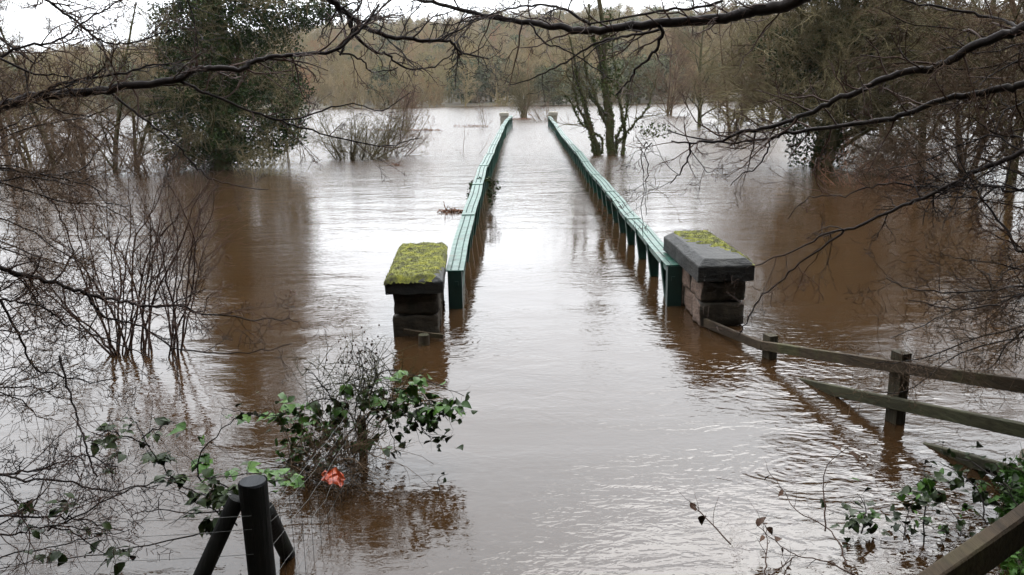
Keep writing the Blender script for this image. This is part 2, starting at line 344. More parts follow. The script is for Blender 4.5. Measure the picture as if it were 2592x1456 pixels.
# ------------------------------------------------------------------ green iron railings of the bridge
RY = np.array([9.35, 13, 16, 20, 25, 29, 34, 38, 46, 52, 58.3])
RAIL = {'left': (np.array([-.85, -.905, -.94, -1.0, -1.03, -1.035, -1.05, -1.08, -1.13, -1.09, -.93]), np.array([.44, .58, .64, .70, .74, .76, .78, .78, .78, .78, .82])),
        'right': (np.array([1.715, 1.71, 1.715, 1.715, 1.73, 1.745, 1.73, 1.72, 1.76, 1.76, 1.68]), np.array([.505, .495, .49, .48, .49, .51, .50, .50, .55, .61, .72]))}
def smooth_interp(y, yk, vk):
    acc = 0
    for d in (-1.5, -0.75, 0, 0.75, 1.5): acc = acc + np.interp(np.clip(y+d, yk[0], yk[-1]), yk, vk)
    return acc/5
def railing(side, label):
    xk, zk = RAIL[side]; inn = 1 if side == 'left' else -1
    RYs = RY if side == 'right' else np.array([9.35, 12.2, 14.5, 17.8, 22, 26, 30, 36, 45, 52, 58.3])
    fx = lambda y: smooth_interp(y, RYs, xk)+.010*np.sin(y*.83+inn)+.006*np.sin(y*2.1+1); fz = lambda y: smooth_interp(y, RYs, zk)+.008*np.sin(y*.61+2*inn)+.006*np.sin(y*1.7+.5)
    t = thing('bridge_railing', label, 'railing', 'green railings of the flooded bridge', (float(fx(9.4)), 9.4, 0))
    L0 = np.array(t.location)
    edges = np.concatenate([[9.35], np.arange(12.9, 57, 3.62), [58.3]]); W = 0.105
    for a, b in zip(edges[:-1], edges[1:]):
        yy = np.linspace(a+0.006, b-0.006, 9); x = fx(yy); z = fz(yy); G = Geo()
        prof = [(-W, 0), (W, 0), (W, -.014), (W-.035, -.014), (W-.035, -.11), (W-.05, -.11), (W-.05, -.016), (-W+.05, -.016), (-W+.05, -.11), (-W+.035, -.11), (-W+.035, -.014), (-W, -.014)]
        v = np.array([[x[i]+p, yy[i], z[i]+q] for i in range(9) for p, q in prof]); k = len(prof)
        G.add(v, [[i*k+j, (i+1)*k+j, (i+1)*k+(j+1) % k, i*k+(j+1) % k] for i in range(8) for j in range(k)])
        G.add(v[:k], [list(range(k))]); G.add(v[-k:], [list(range(k-1, -1, -1))])
        cp = link('cap_plate', local(G, L0).mesh('cap_plate', M['green_paint'], False), t)
        if b < 58:                                                     # cover strap over the plate joint
            G = Geo(); box(G, (float(fx(b+.12)), b+.10, float(fz(b+.1))+.006), (2*W-.004, .22, .012)); link('joint_strap', local(G, L0).mesh('joint_strap', M['green_paint'], False), t)
    yr = np.arange(9.4, 58.2, 0.075); G = Geo()
    yr = np.concatenate([yr, yr]); sx = np.concatenate([np.full(len(yr)//2, -.045), np.full(len(yr)//2, .045)])
    c = np.stack([fx(yr)+sx, yr, fz(yr)], -1); a = np.arange(6)/6*2*math.pi
    r1 = np.stack([np.cos(a), np.sin(a), a*0], -1)
    v = np.concatenate([c[:, None]+r1*.0105, c[:, None]+r1*.0075+np.array([0, 0, .008]), c[:, None]+np.array([[0, 0, .0105]])], 1)
    i = (np.arange(len(c))*13)[:, None, None]; j = np.arange(6); j1 = (j+1) % 6
    G.add(v.reshape(-1, 3), (i+np.stack([j, j1, 6+j1, 6+j], -1)[None]).reshape(-1, 4))
    q = np.stack([6+j, 6+j1, np.full(6, 12)], -1)[None]; G.f.append((i+q).reshape(-1, 3))
    rv = link('rivets', local(G, L0).mesh('rivets', M['green_paint_dark']), t); rv['kind'] = 'stuff'
    posts = np.concatenate([[9.83], np.arange(10.97, 58, 1.17)])
    for y in posts:                                                    # tapering stiffener posts
        x, z = float(fx(y)), float(fz(y)); G = Geo(); zt = z-.017; zb = -.55
        def slab(x0t, x1t, x0b, x1b, ya, yb):
            v = [[x0t, ya, zt], [x1t, ya, zt], [x1b, ya, zb], [x0b, ya, zb], [x0t, yb, zt], [x1t, yb, zt], [x1b, yb, zb], [x0b, yb, zb]]
            G.add(v, [[0, 1, 2, 3], [5, 4, 7, 6], [0, 4, 5, 1], [1, 5, 6, 2], [2, 6, 7, 3], [3, 7, 4, 0]])
        o = -inn
        slab(x+o*.06, x+inn*.088, x+o*.06, x-inn*.05, y-.014, y+.014)
        slab(x+inn*.082, x+inn*.097, x-inn*.056, x-inn*.041, y-.05, y+.05)
        slab(x+o*.075, x+o*.058, x+o*.075, x+o*.058, y-.05, y+.05)
        link('post', local(G, L0).mesh('post', M['green_deep'], False), t)
    for y in (9.42, 58.2):                                             # box end posts
        x, z = float(fx(y)), float(fz(y)); G = Geo(); box(G, (x, y, (z-.018-.6)/2), (.165, .13, z-.018+.6))
        box(G, (x+.02*inn, y-.072, z-.16), (.04, .02, .05))
        link('end_post', local(G, L0).mesh('end_post', M['green_paint_dark'], False), t)
    for a, b in ((9.5, 10.9), (47.2, 48.36), (48.4, 49.53), (49.57, 50.7), (50.74, 51.87), (51.9, 53.04), (53.08, 54.2), (54.25, 55.4), (55.43, 56.55), (56.6, 58.1)):
        if a < 10 and side == 'right': continue
        G = Geo(); yy = np.linspace(a, b, 4); xi = fx(yy)+inn*(.02 if a > 10 else 0.03); zt = fz(yy)-.02
        v = np.array([[xi[i]+e, yy[i], zz] for i in range(4) for e, zz in ((0, zt[i]), (.012, zt[i]), (.012, -.5), (0, -.5))])
        G.add(v, [[i*4+j, (i+1)*4+j, (i+1)*4+(j+1) % 4, i*4+(j+1) % 4] for i in range(3) for j in range(4)]); G.add(v[:4], [[0, 1, 2, 3]]); G.add(v[-4:], [[3, 2, 1, 0]])
        link('panel', local(G, L0).mesh('panel', M['green_deep'], False), t)
    return t
railing('left', 'green riveted iron railing beside the pillar fully covered in moss')
railing('right', 'green riveted iron railing beside the pillar half bare of moss')

# ------------------------------------------------------------------ stone end pillars
def cap_mesh(w, l, th, ch, mat, seed, amp=0.011):
    bm = bmesh.new()
    def ring(x, y, z): return [bm.verts.new(p) for p in ((-x, -y, z), (x, -y, z), (x, y, z), (-x, y, z))]
    R0 = ring(w/2, l/2, -th); R1 = ring(w/2, l/2, 0); R2 = ring(w/2-ch, l/2-ch, ch*.8)
    for a, b in ((R0, R1), (R1, R2)):
        for i in range(4): bm.faces.new((a[i], a[(i+1) % 4], b[(i+1) % 4], b[i]))
    bm.faces.new(R2); bm.faces.new(R0[::-1])
    bmesh.ops.bevel(bm, geom=[e for e in bm.edges], offset=.008, segments=1, affect='EDGES')
    bmesh.ops.triangulate(bm, faces=bm.faces[:])
    for _ in range(3):
        long = [e for e in bm.edges if e.calc_length() > 0.09]
        bmesh.ops.subdivide_edges(bm, edges=long, cuts=1); bmesh.ops.triangulate(bm, faces=bm.faces[:])
    for v in bm.verts:
        q = v.co*7+Vector((seed, seed*2, 0)); v.co += Vector((mnoise.noise(q), mnoise.noise(q+Vector((7, 0, 0))), mnoise.noise(q+Vector((0, 7, 0)))))*amp
    bm.normal_update(); me = bpy.data.meshes.new('cap_stone'); bm.to_mesh(me); bm.free(); me.materials.append(mat); return me
def moss_mesh(w, l, ch, cover, seed):
    """cushion of moss laid over the cap, present where cover(u,v) says so"""
    nx_, ny_ = 60, 150; u = np.linspace(-.5, .5, nx_); v = np.linspace(-.5, .5, ny_); U, V = np.meshgrid(u, v)
    x = U*w*1.0; y = V*l*1.0
    edge = np.minimum(w/2-np.abs(x), l/2-np.abs(y)); zz = np.clip(edge, 0, ch)*.8
    n1 = np.array([mnoise.noise(Vector((a*9+seed, b*9, seed))) for a, b in zip(x.ravel(), y.ravel())]).reshape(x.shape)
    n2 = np.array([mnoise.noise(Vector((a*30+seed, b*30, seed))) for a, b in zip(x.ravel(), y.ravel())]).reshape(x.shape)
    n3 = np.array([mnoise.noise(Vector((a*75+seed, b*75, seed))) for a, b in zip(x.ravel(), y.ravel())]).reshape(x.shape)
    c = cover(U, V, n1); th = np.clip(c, -.4, 1)*.022 + (n1*.010+n2*.007+n3*.006)*np.clip(c*2, 0, 1)
    z = zz+th-.004; rim = np.clip(1-edge/.05, 0, 1)*np.clip(c+n2, 0, 1); x = x*(1+.03*rim); y = y*(1+.010*rim); z = z-.03*rim**2*(1+n2)
    G = Geo(); ii = (np.arange(ny_-1)[:, None]*nx_+np.arange(nx_-1)[None]); keep = (c[:-1, :-1] > -.3) & (c[1:, 1:] > -.3)
    ii = ii[keep]; G.add(np.stack([x, y, z], -1), np.stack([ii, ii+1, ii+nx_+1, ii+nx_], -1))
    # upright moss shoots
    k = 5200; pu = rng.uniform(-.5, .5, k); pv = rng.uniform(-.5, .5, k); a = ((pu+.5)*(nx_-1)).astype(int); b = ((pv+.5)*(ny_-1)).astype(int)
    ok = c[b, a] > .12; p = np.stack([x[b, a], y[b, a], z[b, a]], -1)[ok] + rng.normal(size=(ok.sum(), 3))*np.array([.004, .004, 0])
    hgt = rng.uniform(.006, .018, len(p)); d = unit(rng.normal(size=(len(p), 3))*np.array([.6, .6, .1])+np.array([0, 0, 1]))*hgt[:, None]
    s = unit(rng.normal(size=(len(p), 3))*np.array([1, 1, .1]))*.0035
    G.add(np.stack([p-s, p+s, p+d], 1).reshape(-1, 3), (np.arange(len(p))*3)[:, None]+np.arange(3)[None])
    me = G.mesh('moss', M['moss']); return me
def pillar(name, label, loc, rz, w, l, ztop, th, mats, cover=None, seed=1, ch=.06, dressed=None, courses=(0.24, 0.27, 0.30, 0.3), rows=3, group='stone end pillars of the bridge'):
    """loc = centre of the cap"""
    t = thing(name, label, 'pillar', group, (loc[0], loc[1], 0), rz)
    t['kind'] = 'thing'
    cp = link('cap_stone', cap_mesh(w, l, th, ch, mats[0], seed), t, (0, 0, ztop))
    if cover is not None:
        ms = link('moss', moss_mesh(w, l, ch, cover, seed), cp)
    z = ztop-th; bw, bl = w-.13, l-.14
    for ci, h in enumerate(courses):
        cuts = [-.5, -.18, .16, .5] if ci % 2 == 0 else [-.5, -.30, .02, .27, .5]
        for a, b in zip(cuts[:-1], cuts[1:]):
            me = rough_block(bw+rng.normal()*.012, (b-a)*bl-.004, h-.005, .024, seed+ci*3+a*5, mats[1] if a < -.4 else mats[2], 7, .014)
            if dressed:                                               # one side is sawn, pinkish sandstone
                me.materials.append(dressed)
                for pl in me.polygons:
                    if pl.normal.x < -.75: pl.material_index = 1
            link('stone', me, t, (rng.normal()*.006, (a+b)/2*bl, z-h/2))
        z -= h
    return t
coverL = lambda U, V, n: np.minimum(1.0+n*.5, 9*(V+.5) + 5.2*(.5-U) - .9 + n*1.6) - 1.3*ss(.40, .5, U)*ss(.1, -.3, V) + .1*n
coverR = lambda U, V, n: np.maximum(np.maximum(6*(V-.10)+1.6*(U+.10)+n*2.4, 6*(V+.20)+4.5*(U-.24)+n*2.0) - 5*ss(-.28, -.42, U), 1.2-60*((U-.47)**2*1.5+(V+.42)**2*2.0)+n*2-.5)
pillar('stone_pillar', 'low stone pillar with its cap fully covered in green moss', (-1.235, 9.17), math.radians(4.0), .60, 1.96, .60, .13, (M['stone_cap'], M['stone_dark'], M['stone_dark']), coverL, 3)
pillar('stone_pillar', 'low stone pillar with bare dark cap and a patch of bright moss', (2.055, 9.30), math.radians(2.0), .60, 1.80, .68, .17, (M['stone_cap'], M['stone_dark'], M['stone_dark']), coverR, 8, .085, M['stone_red'])
for px, py, lab in ((1276, 285, 'small far pillar ending the railing that has ivy on it'), (1400, 283, 'small far pillar ending the railing close to the ivy clad trees')):
    p = at_depth(px, py, 59.2)
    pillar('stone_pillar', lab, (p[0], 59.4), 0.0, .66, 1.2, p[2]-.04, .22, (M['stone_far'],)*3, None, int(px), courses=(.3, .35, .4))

# ------------------------------------------------------------------ cut log and plank by the mossy pillar
lt = thing('log_post', 'short cut round log in the water before the mossy pillar', 'post', None, (-1.06, 7.98, 0))
G = Geo(); a = np.linspace(-.5, .10, 6); tubes(G, [[0.004*math.sin(q*9), 0, q] for q in a], [.06, .06, .059, .06, .058, .056], 14); link('log', G.mesh('log', M['rail_wood']), lt)
G = Geo(); tubes(G, [[0, 0, .097], [0, 0, .103]], [.056, .053], 14, True); link('cut_end', G.mesh('cut_end', M['rail_green'], False), lt)
pk = thing('plank', 'thin broken plank jutting from water at the mossy pillar', 'plank', None, (-1.25, 8.2, 0))
G = Geo(); beam(G, at_depth(1022, 838, 8.17), at_depth(1122, 852, 8.10), .03, .05); link('board', local(G, (-1.25, 8.2, 0)).mesh('board', M['rail_wood'], False), pk)

# ------------------------------------------------------------------ post and rail fence
ft = thing('rail_fence', 'weathered timber post and rail fence sinking into the flood by the pillar', 'fence', None, (2.72, 5.83, 0)); L0 = np.array(ft.location)
def fpart(name, mat, fn):
    G = Geo(); fn(G); return link(name, local(G, L0).mesh(name, mat, False), ft)
A, B, C_, D_ = (2.235, 7.40), (2.735, 5.84), (3.12, 4.70), (3.62, 3.2)
def topz(y): return .14 + (7.40-y)*.213
for (x, y) in (A, B, C_, D_):
    tz = topz(y)+.085; yaw = .3; R_ = np.array([[math.cos(yaw), -math.sin(yaw), 0], [math.sin(yaw), math.cos(yaw), 0], [0, 0, 1]])
    fpart('post', M['post_wood'], lambda G: box(G, (x+.05, y+.03, (tz-1.2)/2), (.085, .115, tz+1.2), R_))
dr = unit(np.array([.305, -1.0, 0])); 
def rp(y, dz): xx = np.interp(-y, [-A[1], -B[1], -C_[1], -D_[1]], [A[0], B[0], C_[0], D_[0]]); return np.array([xx-.02, y-.02, topz(y)+dz])
fpart('rail', M['rail_wood'], lambda G: beam(G, (1.90, 8.46, .055), (A[0]-.02, A[1]+.03, .115), .04, .088))
fpart('rail', M['rail_wood'], lambda G: beam(G, rp(7.44, -.01), rp(4.64, -.01), .04, .088))
fpart('rail', M['rail_green'], lambda G: beam(G, rp(7.2, -.295), rp(4.64, -.295), .045, .09))
fpart('rail', M['rail_green'], lambda G: beam(G, rp(5.82, -.585), rp(3.2, -.585), .045, .09))
fpart('rail', M['rail_wood'], lambda G: beam(G, rp(4.6, -.01), rp(3.1, -.01), .045, .10))
fpart('rail', M['rail_green'], lambda G: beam(G, rp(4.6, -.295), rp(3.1, -.295), .045, .09))
nr_a, nr_b = at_level(2330, 1440, 1.2), at_level(2592, 1265, 1.2); nr_s = unit(np.cross(unit(nr_b-nr_a), [0, 0, 1.0]))
def nr(q): return nr_a+(nr_b-nr_a)*q+nr_s*.025+[0, 0, -.055]
ht = thing('handrail', 'dark close timber rail crossing the corner above leafy bank', 'fence', None, (1.5, 2.2, .2)); L0h = np.array(ht.location)
for nm, fn in (('rail', lambda G: beam(G, nr(-1.6), nr(2.6), .05, .11)), ('post', lambda G: box(G, (nr(-1.6)+nr_s*.07)*[1, 1, 0]+[0, 0, .55], (.09, .09, 1.3))), ('post', lambda G: box(G, (nr(2.55)+nr_s*.07)*[1, 1, 0]+[0, 0, .6], (.09, .09, 1.3)))):
    G = Geo(); fn(G); link(nm, local(G, L0h).mesh(nm, M['rail_wood'], False), ht)

# ------------------------------------------------------------------ round strainer post with braces and wires
PT = np.array([-1.297, 3.5, 0.74])
st = thing('strainer_post', 'black round timber post with two leaning braces in the water', 'post', None, (PT[0], PT[1], 0)); L0s = np.array(st.location)
def spart(name, mat, pts, rad, S=16, cap=False):
    G = Geo(); tubes(G, pts, rad, S, cap); return link(name, local(G, L0s).mesh(name, mat), st)
zz = np.linspace(-.8, PT[2], 9)
G = Geo(); nz_, ns_ = 40, 40; zz = np.linspace(-.8, PT[2], nz_); av = np.arange(ns_)/ns_*2*math.pi
rad = np.array([[.066+.0035*mnoise.noise(Vector((math.cos(q)*3, math.sin(q)*3, z*1.2)))+.0035*mnoise.noise(Vector((math.cos(q)*11, math.sin(q)*11, z*1.5)))-.006*max(0, mnoise.noise(Vector((math.cos(q)*6, math.sin(q)*6, z*.8+9)))-.28)*3 for q in av] for z in zz])
pv = np.stack([PT[0]+rad*np.cos(av), PT[1]+rad*np.sin(av), np.repeat(zz[:, None], ns_, 1)+.006*np.sin(av*2)*(zz[:, None] > PT[2]-.01)], -1)
G.add(pv, [[i*ns_+j, i*ns_+(j+1) % ns_, (i+1)*ns_+(j+1) % ns_, (i+1)*ns_+j] for i in range(nz_-1) for j in range(ns_)]); link('post', local(G, L0s).mesh('post', M['post_black']), st)
spart('cut_end', M['post_end'], [[PT[0], PT[1], PT[2]-.012], [PT[0], PT[1], PT[2]+.005]], [.0635, .060], 20, True)
b1 = at_depth(600, 1262, 3.5); b2 = at_depth(505, 1470, 3.42); spart('brace', M['post_black'], [b1+(b2-b1)*q for q in np.linspace(0, 1.7, 7)], [.04]*7, 12, True)
b1 = at_depth(672, 1290, 3.55); b2 = at_level(728, 1405, 0.0); spart('brace', M['post_black'], [b1+(b2-b1)*q for q in np.linspace(0, 1.25, 7)], [.042]*7, 12, True)
wt = thing('wire_fence', 'thin sagging wire strands of a stock fence on the black post', 'fence', None, (PT[0], PT[1], 0)); L0w = np.array(wt.location)
BP = np.array([-1.19, 5.40, 0.0])
for z, sl in ((.60, .02), (.53, .03), (.40, .02), (.25, .03), (.10, .02)):
    G = Geo(); e = np.array([-4.6, 3.35, z+.02]); s0 = PT*[1, 1, 0]+np.array([0, -.068, z])
    tt = np.linspace(0, 1, 14); P = s0+(e-s0)*tt[:, None]; P[:, 2] -= sl*np.sin(tt*math.pi)*2; P += rng.normal(size=P.shape)*.003
    tubes(G, P, np.full(14, .0014), 4)
    s1 = PT*[1, 1, 0]+np.array([.068, .0, z]); e1 = BP+np.array([.02, -.05, z*.75]); P = s1+(e1-s1)*tt[:, None]; P[:, 2] -= sl*np.sin(tt*math.pi); P += rng.normal(size=P.shape)*.004
    tubes(G, P, np.full(14, .0014), 4); link('wire', local(G, L0w).mesh('wire', M['wire']), wt)
G = Geo()
for q in np.linspace(.06, .95, 13):
    p = PT*[1, 1, 0]+np.array([.068, 0, 0])+(BP-PT*[1, 1, 0])*q; tubes(G, [p+[0, 0, -.1], p+[.004, 0, .25], p+[0, .003, .58-.12*q]], [.0015]*3, 3)
link('stay_wires', local(G, L0w).mesh('stay_wires', M['wire']), wt)['kind'] = 'stuff'

# ------------------------------------------------------------------ branches: overhanging trees on both banks
def limb_pts(px, y0, y1, jit=0.006):
    n = len(px); P = np.array([at_depth(a, b, y0+(y1-y0)*i/(n-1)) for i, (a, b) in enumerate(px)]); return smooth_path(P, 4, jit)
def limb_rad(P, d0, d1, y):                     # diameters given in photo pixels at depth y
    k = len(P); return np.linspace(d0, d1, k)*0.5*y/F
def twiggy(P, R, dens, l1=(.2, .55), seed=0, up=0.02):
    """levels of zigzag twigs on one limb -> list of (P,R)"""
    rg = np.random.default_rng(seed); L = float(lens(P[None])[0]); n = max(4, int(L*dens*1.7)); out = []
    a = spawn(P[None], R[None], n, (.08, 1.0), (30, 75), l1, 7, .24, up, .6, .4, rg, True, .0065); out.append(a)
    b = spawn(*a, 4, (.2, 1.0), (30, 70), (.35, .7), 5, .25, 0.0, .75, .6, rg, rmax=.0042); out.append(b)
    c = spawn(*b, 3, (.2, 1.0), (30, 70), (.3, .7), 4, .25, 0.0, .85, .7, rg, rmax=.003); c = (c[0], np.maximum(c[1], .0018)); out.append(c)
    return out
LEFT = [  # (pixel path, depth start/end, diameter start/end in photo px, twig density)
 ([(-420, 330), (-200, 310), (-60, 288), (0, 272), (40, 258), (90, 245), (170, 238), (260, 232), (300, 222), (380, 210), (450, 203), (500, 175), (540, 174), (605, 175), (640, 158), (700, 142), (760, 137), (840, 130), (895, 92), (935, 50), (960, 10)], 4.6, 5.4, 34, 6, 5),
 ([(80, 247), (130, 220), (200, 200), (300, 190), (370, 167), (440, 162), (490, 140)], 4.7, 5.1, 11, 4, 5),
 ([(455, 205), (500, 228), (560, 250), (640, 285), (715, 305), (770, 325), (850, 348), (940, 367), (1000, 365), (1060, 350)], 5.0, 5.8, 10, 3, 4),
 ([(715, 303), (800, 288), (850, 268), (905, 262), (960, 282), (1000, 262), (1040, 232)], 5.3, 5.6, 6, 2.5, 3),
 ([(285, 238), (340, 280), (390, 320), (450, 370), (475, 400), (510, 435), (550, 460), (600, 470), (680, 480)], 4.8, 5.0, 8, 3, 4),
 ([(80, 258), (130, 275), (190, 290), (250, 288), (290, 265)], 4.7, 4.8, 6, 3, 5),
 ([(-300, 190), (-120, 175), (0, 145), (65, 117), (150, 103), (190, 75), (250, 30), (290, 10), (350, -40)], 4.7, 5.2, 10, 4, 6),
 ([(0, 148), (90, 187), (150, 190), (205, 201)], 4.7, 4.8, 8, 4, 5),
 ([(-200, -120), (60, -40), (110, -5), (160, 30), (220, 80), (270, 108), (320, 110), (380, 95), (430, 75)], 4.9, 5.3, 10, 4, 6),
 ([(-380, 600), (-150, 640), (0, 677), (35, 691), (77, 700), (129, 714), (175, 730), (217, 742), (280, 758), (332, 768), (367, 775), (427, 777), (468, 775), (507, 794), (577, 798), (640, 810), (700, 806), (757, 815)], 4.4, 5.0, 17, 3, 5),
 ([(217, 742), (240, 775), (262, 803), (310, 815), (370, 835), (420, 870), (455, 885), (550, 893), (660, 890), (740, 870)], 4.6, 5.0, 9, 3, 4),
 ([(427, 777), (470, 752), (520, 732)], 4.75, 4.8, 6, 3, 5),
 ([(-300, 700), (-100, 745), (0, 757), (50, 765), (110, 778), (150, 810), (200, 835), (300, 872), (380, 905)], 4.3, 4.6, 9, 3, 6),
 ([(0, 757), (40, 830), (65, 895), (95, 940), (150, 950), (230, 968), (300, 955)], 4.3, 4.4, 9, 3, 6),
 ([(-300, 380), (-100, 400), (0, 425), (70, 437), (140, 445), (200, 430), (230, 410)], 4.8, 5.2, 10, 4, 4),
 ([(100, 440), (190, 462), (240, 475), (270, 515), (330, 520)], 4.9, 5.0, 6, 3, 4),
 ([(-300, 1150), (-120, 1190), (0, 1198), (72, 1192), (145, 1173), (214, 1151), (265, 1173), (300, 1180)], 3.6, 3.9, 9, 3, 5),
 ([(-60, 1195), (0, 1203), (63, 1214), (167, 1217), (220, 1233), (277, 1242), (331, 1236), (410, 1214), (485, 1206)], 3.6, 3.9, 9, 3, 4),
 ([(-250, 1290), (0, 1304), (47, 1309), (139, 1310), (189, 1313), (252, 1325), (315, 1346)], 3.5, 3.7, 10, 3, 4),
 ([(120, 1345), (176, 1315), (220, 1296), (283, 1257), (346, 1236), (400, 1228)], 3.6, 3.8, 7, 3, 4),
 ([(150, 900), (178, 1000), (195, 1063), (211, 1098), (221, 1132), (230, 1183), (246, 1208)], 4.2, 3.9, 7, 6, 3),
 ([(-250, 1350), (0, 1359), (63, 1343), (142, 1331), (220, 1339), (283, 1350)], 3.5, 3.6, 8, 3, 4),
 ([(-200, -400), (300, -260), (700, -90), (815, -20), (850, 14), (871, 28), (899, 52), (937, 77), (990, 93), (1042, 100), (1095, 103), (1140, 105), (1154, 122), (1175, 135), (1206, 142), (1238, 150)], 5.2, 6.0, 24, 4, 4),
 ([(880, 40), (899, 91), (955, 133), (983, 140), (1004, 161), (1060, 175), (1112, 161), (1154, 133)], 5.7, 5.9, 11, 3, 5),
 ([(890, 45), (885, 91), (850, 126), (892, 140), (920, 157), (941, 183), (1007, 171)], 5.6, 5.8, 9, 3, 5),
 ([(860, 140), (885, 91), (920, 56), (979, 10), (1010, -30)], 5.6, 5.8, 8, 5, 5),
]
RIGHT = [
 ([(2700, -330), (2400, -170), (2100, -45), (2020, 0), (1960, 18), (1900, 30), (1850, 43), (1790, 50), (1692, 58), (1600, 66), (1520, 76), (1450, 74), (1390, 66), (1339, 59), (1260, 45), (1224, 38), (1130, 14), (1060, 0), (980, -30)], 5.0, 6.2, 42, 8, 4),
 ([(1496, 63), (1444, 31), (1409, 17), (1357, 14), (1304, 17), (1252, 35), (1164, 59), (1088, 63)], 5.7, 6.0, 10, 3, 5),
 ([(1496, 60), (1600, 42), (1690, 25), (1760, 20), (1830, 2)], 5.6, 5.4, 6, 9, 4),
 ([(1668, 66), (1678, 87), (1661, 119), (1640, 150), (1608, 178), (1588, 210), (1560, 240)], 5.4, 5.5, 12, 5, 4),
 ([(1672, 74), (1601, 87), (1549, 101), (1496, 115), (1444, 150), (1391, 178), (1339, 203), (1287, 215)], 5.4, 5.9, 9, 3, 3),
 ([(1339, 59), (1380, 110), (1430, 125), (1500, 170), (1545, 200)], 5.8, 5.6, 6, 3, 4),
 ([(2950, -60), (2700, 20), (2592, 70), (2560, 85), (2480, 110), (2420, 145), (2370, 170), (2290, 185), (2220, 205), (2180, 230), (2110, 255), (2050, 285), (1990, 310), (1910, 330), (1870, 335), (1830, 355), (1780, 362), (1740, 362), (1700, 357)], 4.4, 5.6, 30, 5, 4),
 ([(1745, 362), (1742, 400), (1720, 440), (1697, 465)], 5.5, 5.6, 7, 3, 3),
 ([(2900, 90), (2700, 170), (2592, 215), (2540, 225), (2470, 240), (2400, 250), (2330, 275), (2260, 300), (2200, 310), (2120, 320), (2060, 330), (1990, 340), (1950, 350), (1900, 357), (1850, 362), (1760, 350), (1690, 330)], 4.5, 5.7, 24, 4, 4),
 ([(1950, 355), (1940, 385), (1910, 430), (1880, 440), (1850, 470)], 5.3, 5.4, 6, 2.5, 5),
 ([(2900, 220), (2700, 330), (2592, 385), (2500, 420), (2437, 450), (2340, 500), (2286, 520), (2164, 576), (2129, 583), (2094, 592), (2024, 632), (1944, 660), (1890, 680)], 4.3, 5.5, 17, 3, 2.5),
 ([(2135, 584), (2122, 597), (2024, 667), (1972, 716), (1919, 758), (1888, 817), (1870, 850)], 5.0, 5.6, 8, 3, 2.5),
 ([(2380, 478), (2356, 474), (2269, 466), (2209, 471), (2139, 495), (2094, 494), (2038, 509), (1995, 555)], 4.9, 5.3, 7, 3, 3),
 ([(2900, 690), (2592, 723), (2496, 735), (2391, 740), (2286, 726), (2244, 703)], 4.4, 4.9, 7, 3, 3),
 ([(2880, 690), (2592, 747), (2531, 768), (2444, 782), (2384, 777), (2300, 760)], 4.4, 4.8, 7, 3, 3),
 ([(2590, 74), (2572, 66), (2531, 49), (2461, 35), (2356, 14), (2251, -5)], 4.6, 5.2, 13, 5, 5),
 ([(2850, 380), (2592, 480), (2520, 470), (2450, 478), (2400, 465), (2330, 430)], 4.4, 4.9, 9, 4, 5),
 ([(2850, 560), (2700, 600), (2592, 640), (2550, 590), (2500, 520), (2450, 450), (2420, 380)], 4.2, 4.7, 12, 3, 6),
 ([(1640, 362), (1622, 375), (1625, 420), (1630, 480), (1622, 530), (1628, 600)], 5.5, 5.5, 4, 2, 1),
 ([(1650, 362), (1636, 380), (1640, 430), (1633, 490), (1636, 545)], 5.5, 5.5, 4, 2, 1),
]
rj = np.random.default_rng(909)
for _ in range(16):
    y = rj.uniform(330, 1080); x1 = rj.uniform(60, 380); dy = rj.uniform(-110, 150)
    LEFT.append(([(-220, y-rj.uniform(-40, 60)), (-60, y), (x1*.4, y+dy*.45+rj.normal()*14), (x1*.75, y+dy*.8+rj.normal()*14), (x1, y+dy)], rj.uniform(3.9, 5.0), rj.uniform(4.2, 5.6), rj.uniform(4, 7), 2.5, 6))
for _ in range(22):
    y = rj.uniform(60, 900); x1 = rj.uniform(2150, 2520); dy = rj.uniform(-120, 160)
    RIGHT.append(([(2780, y-rj.uniform(-60, 60)), (2640, y), (2592-(2592-x1)*.4, y+dy*.45+rj.normal()*14), (2592-(2592-x1)*.75, y+dy*.8+rj.normal()*14), (x1, y+dy)], rj.uniform(4.4, 5.4), rj.uniform(4.6, 6.0), rj.uniform(4, 8), 2.5, 6))
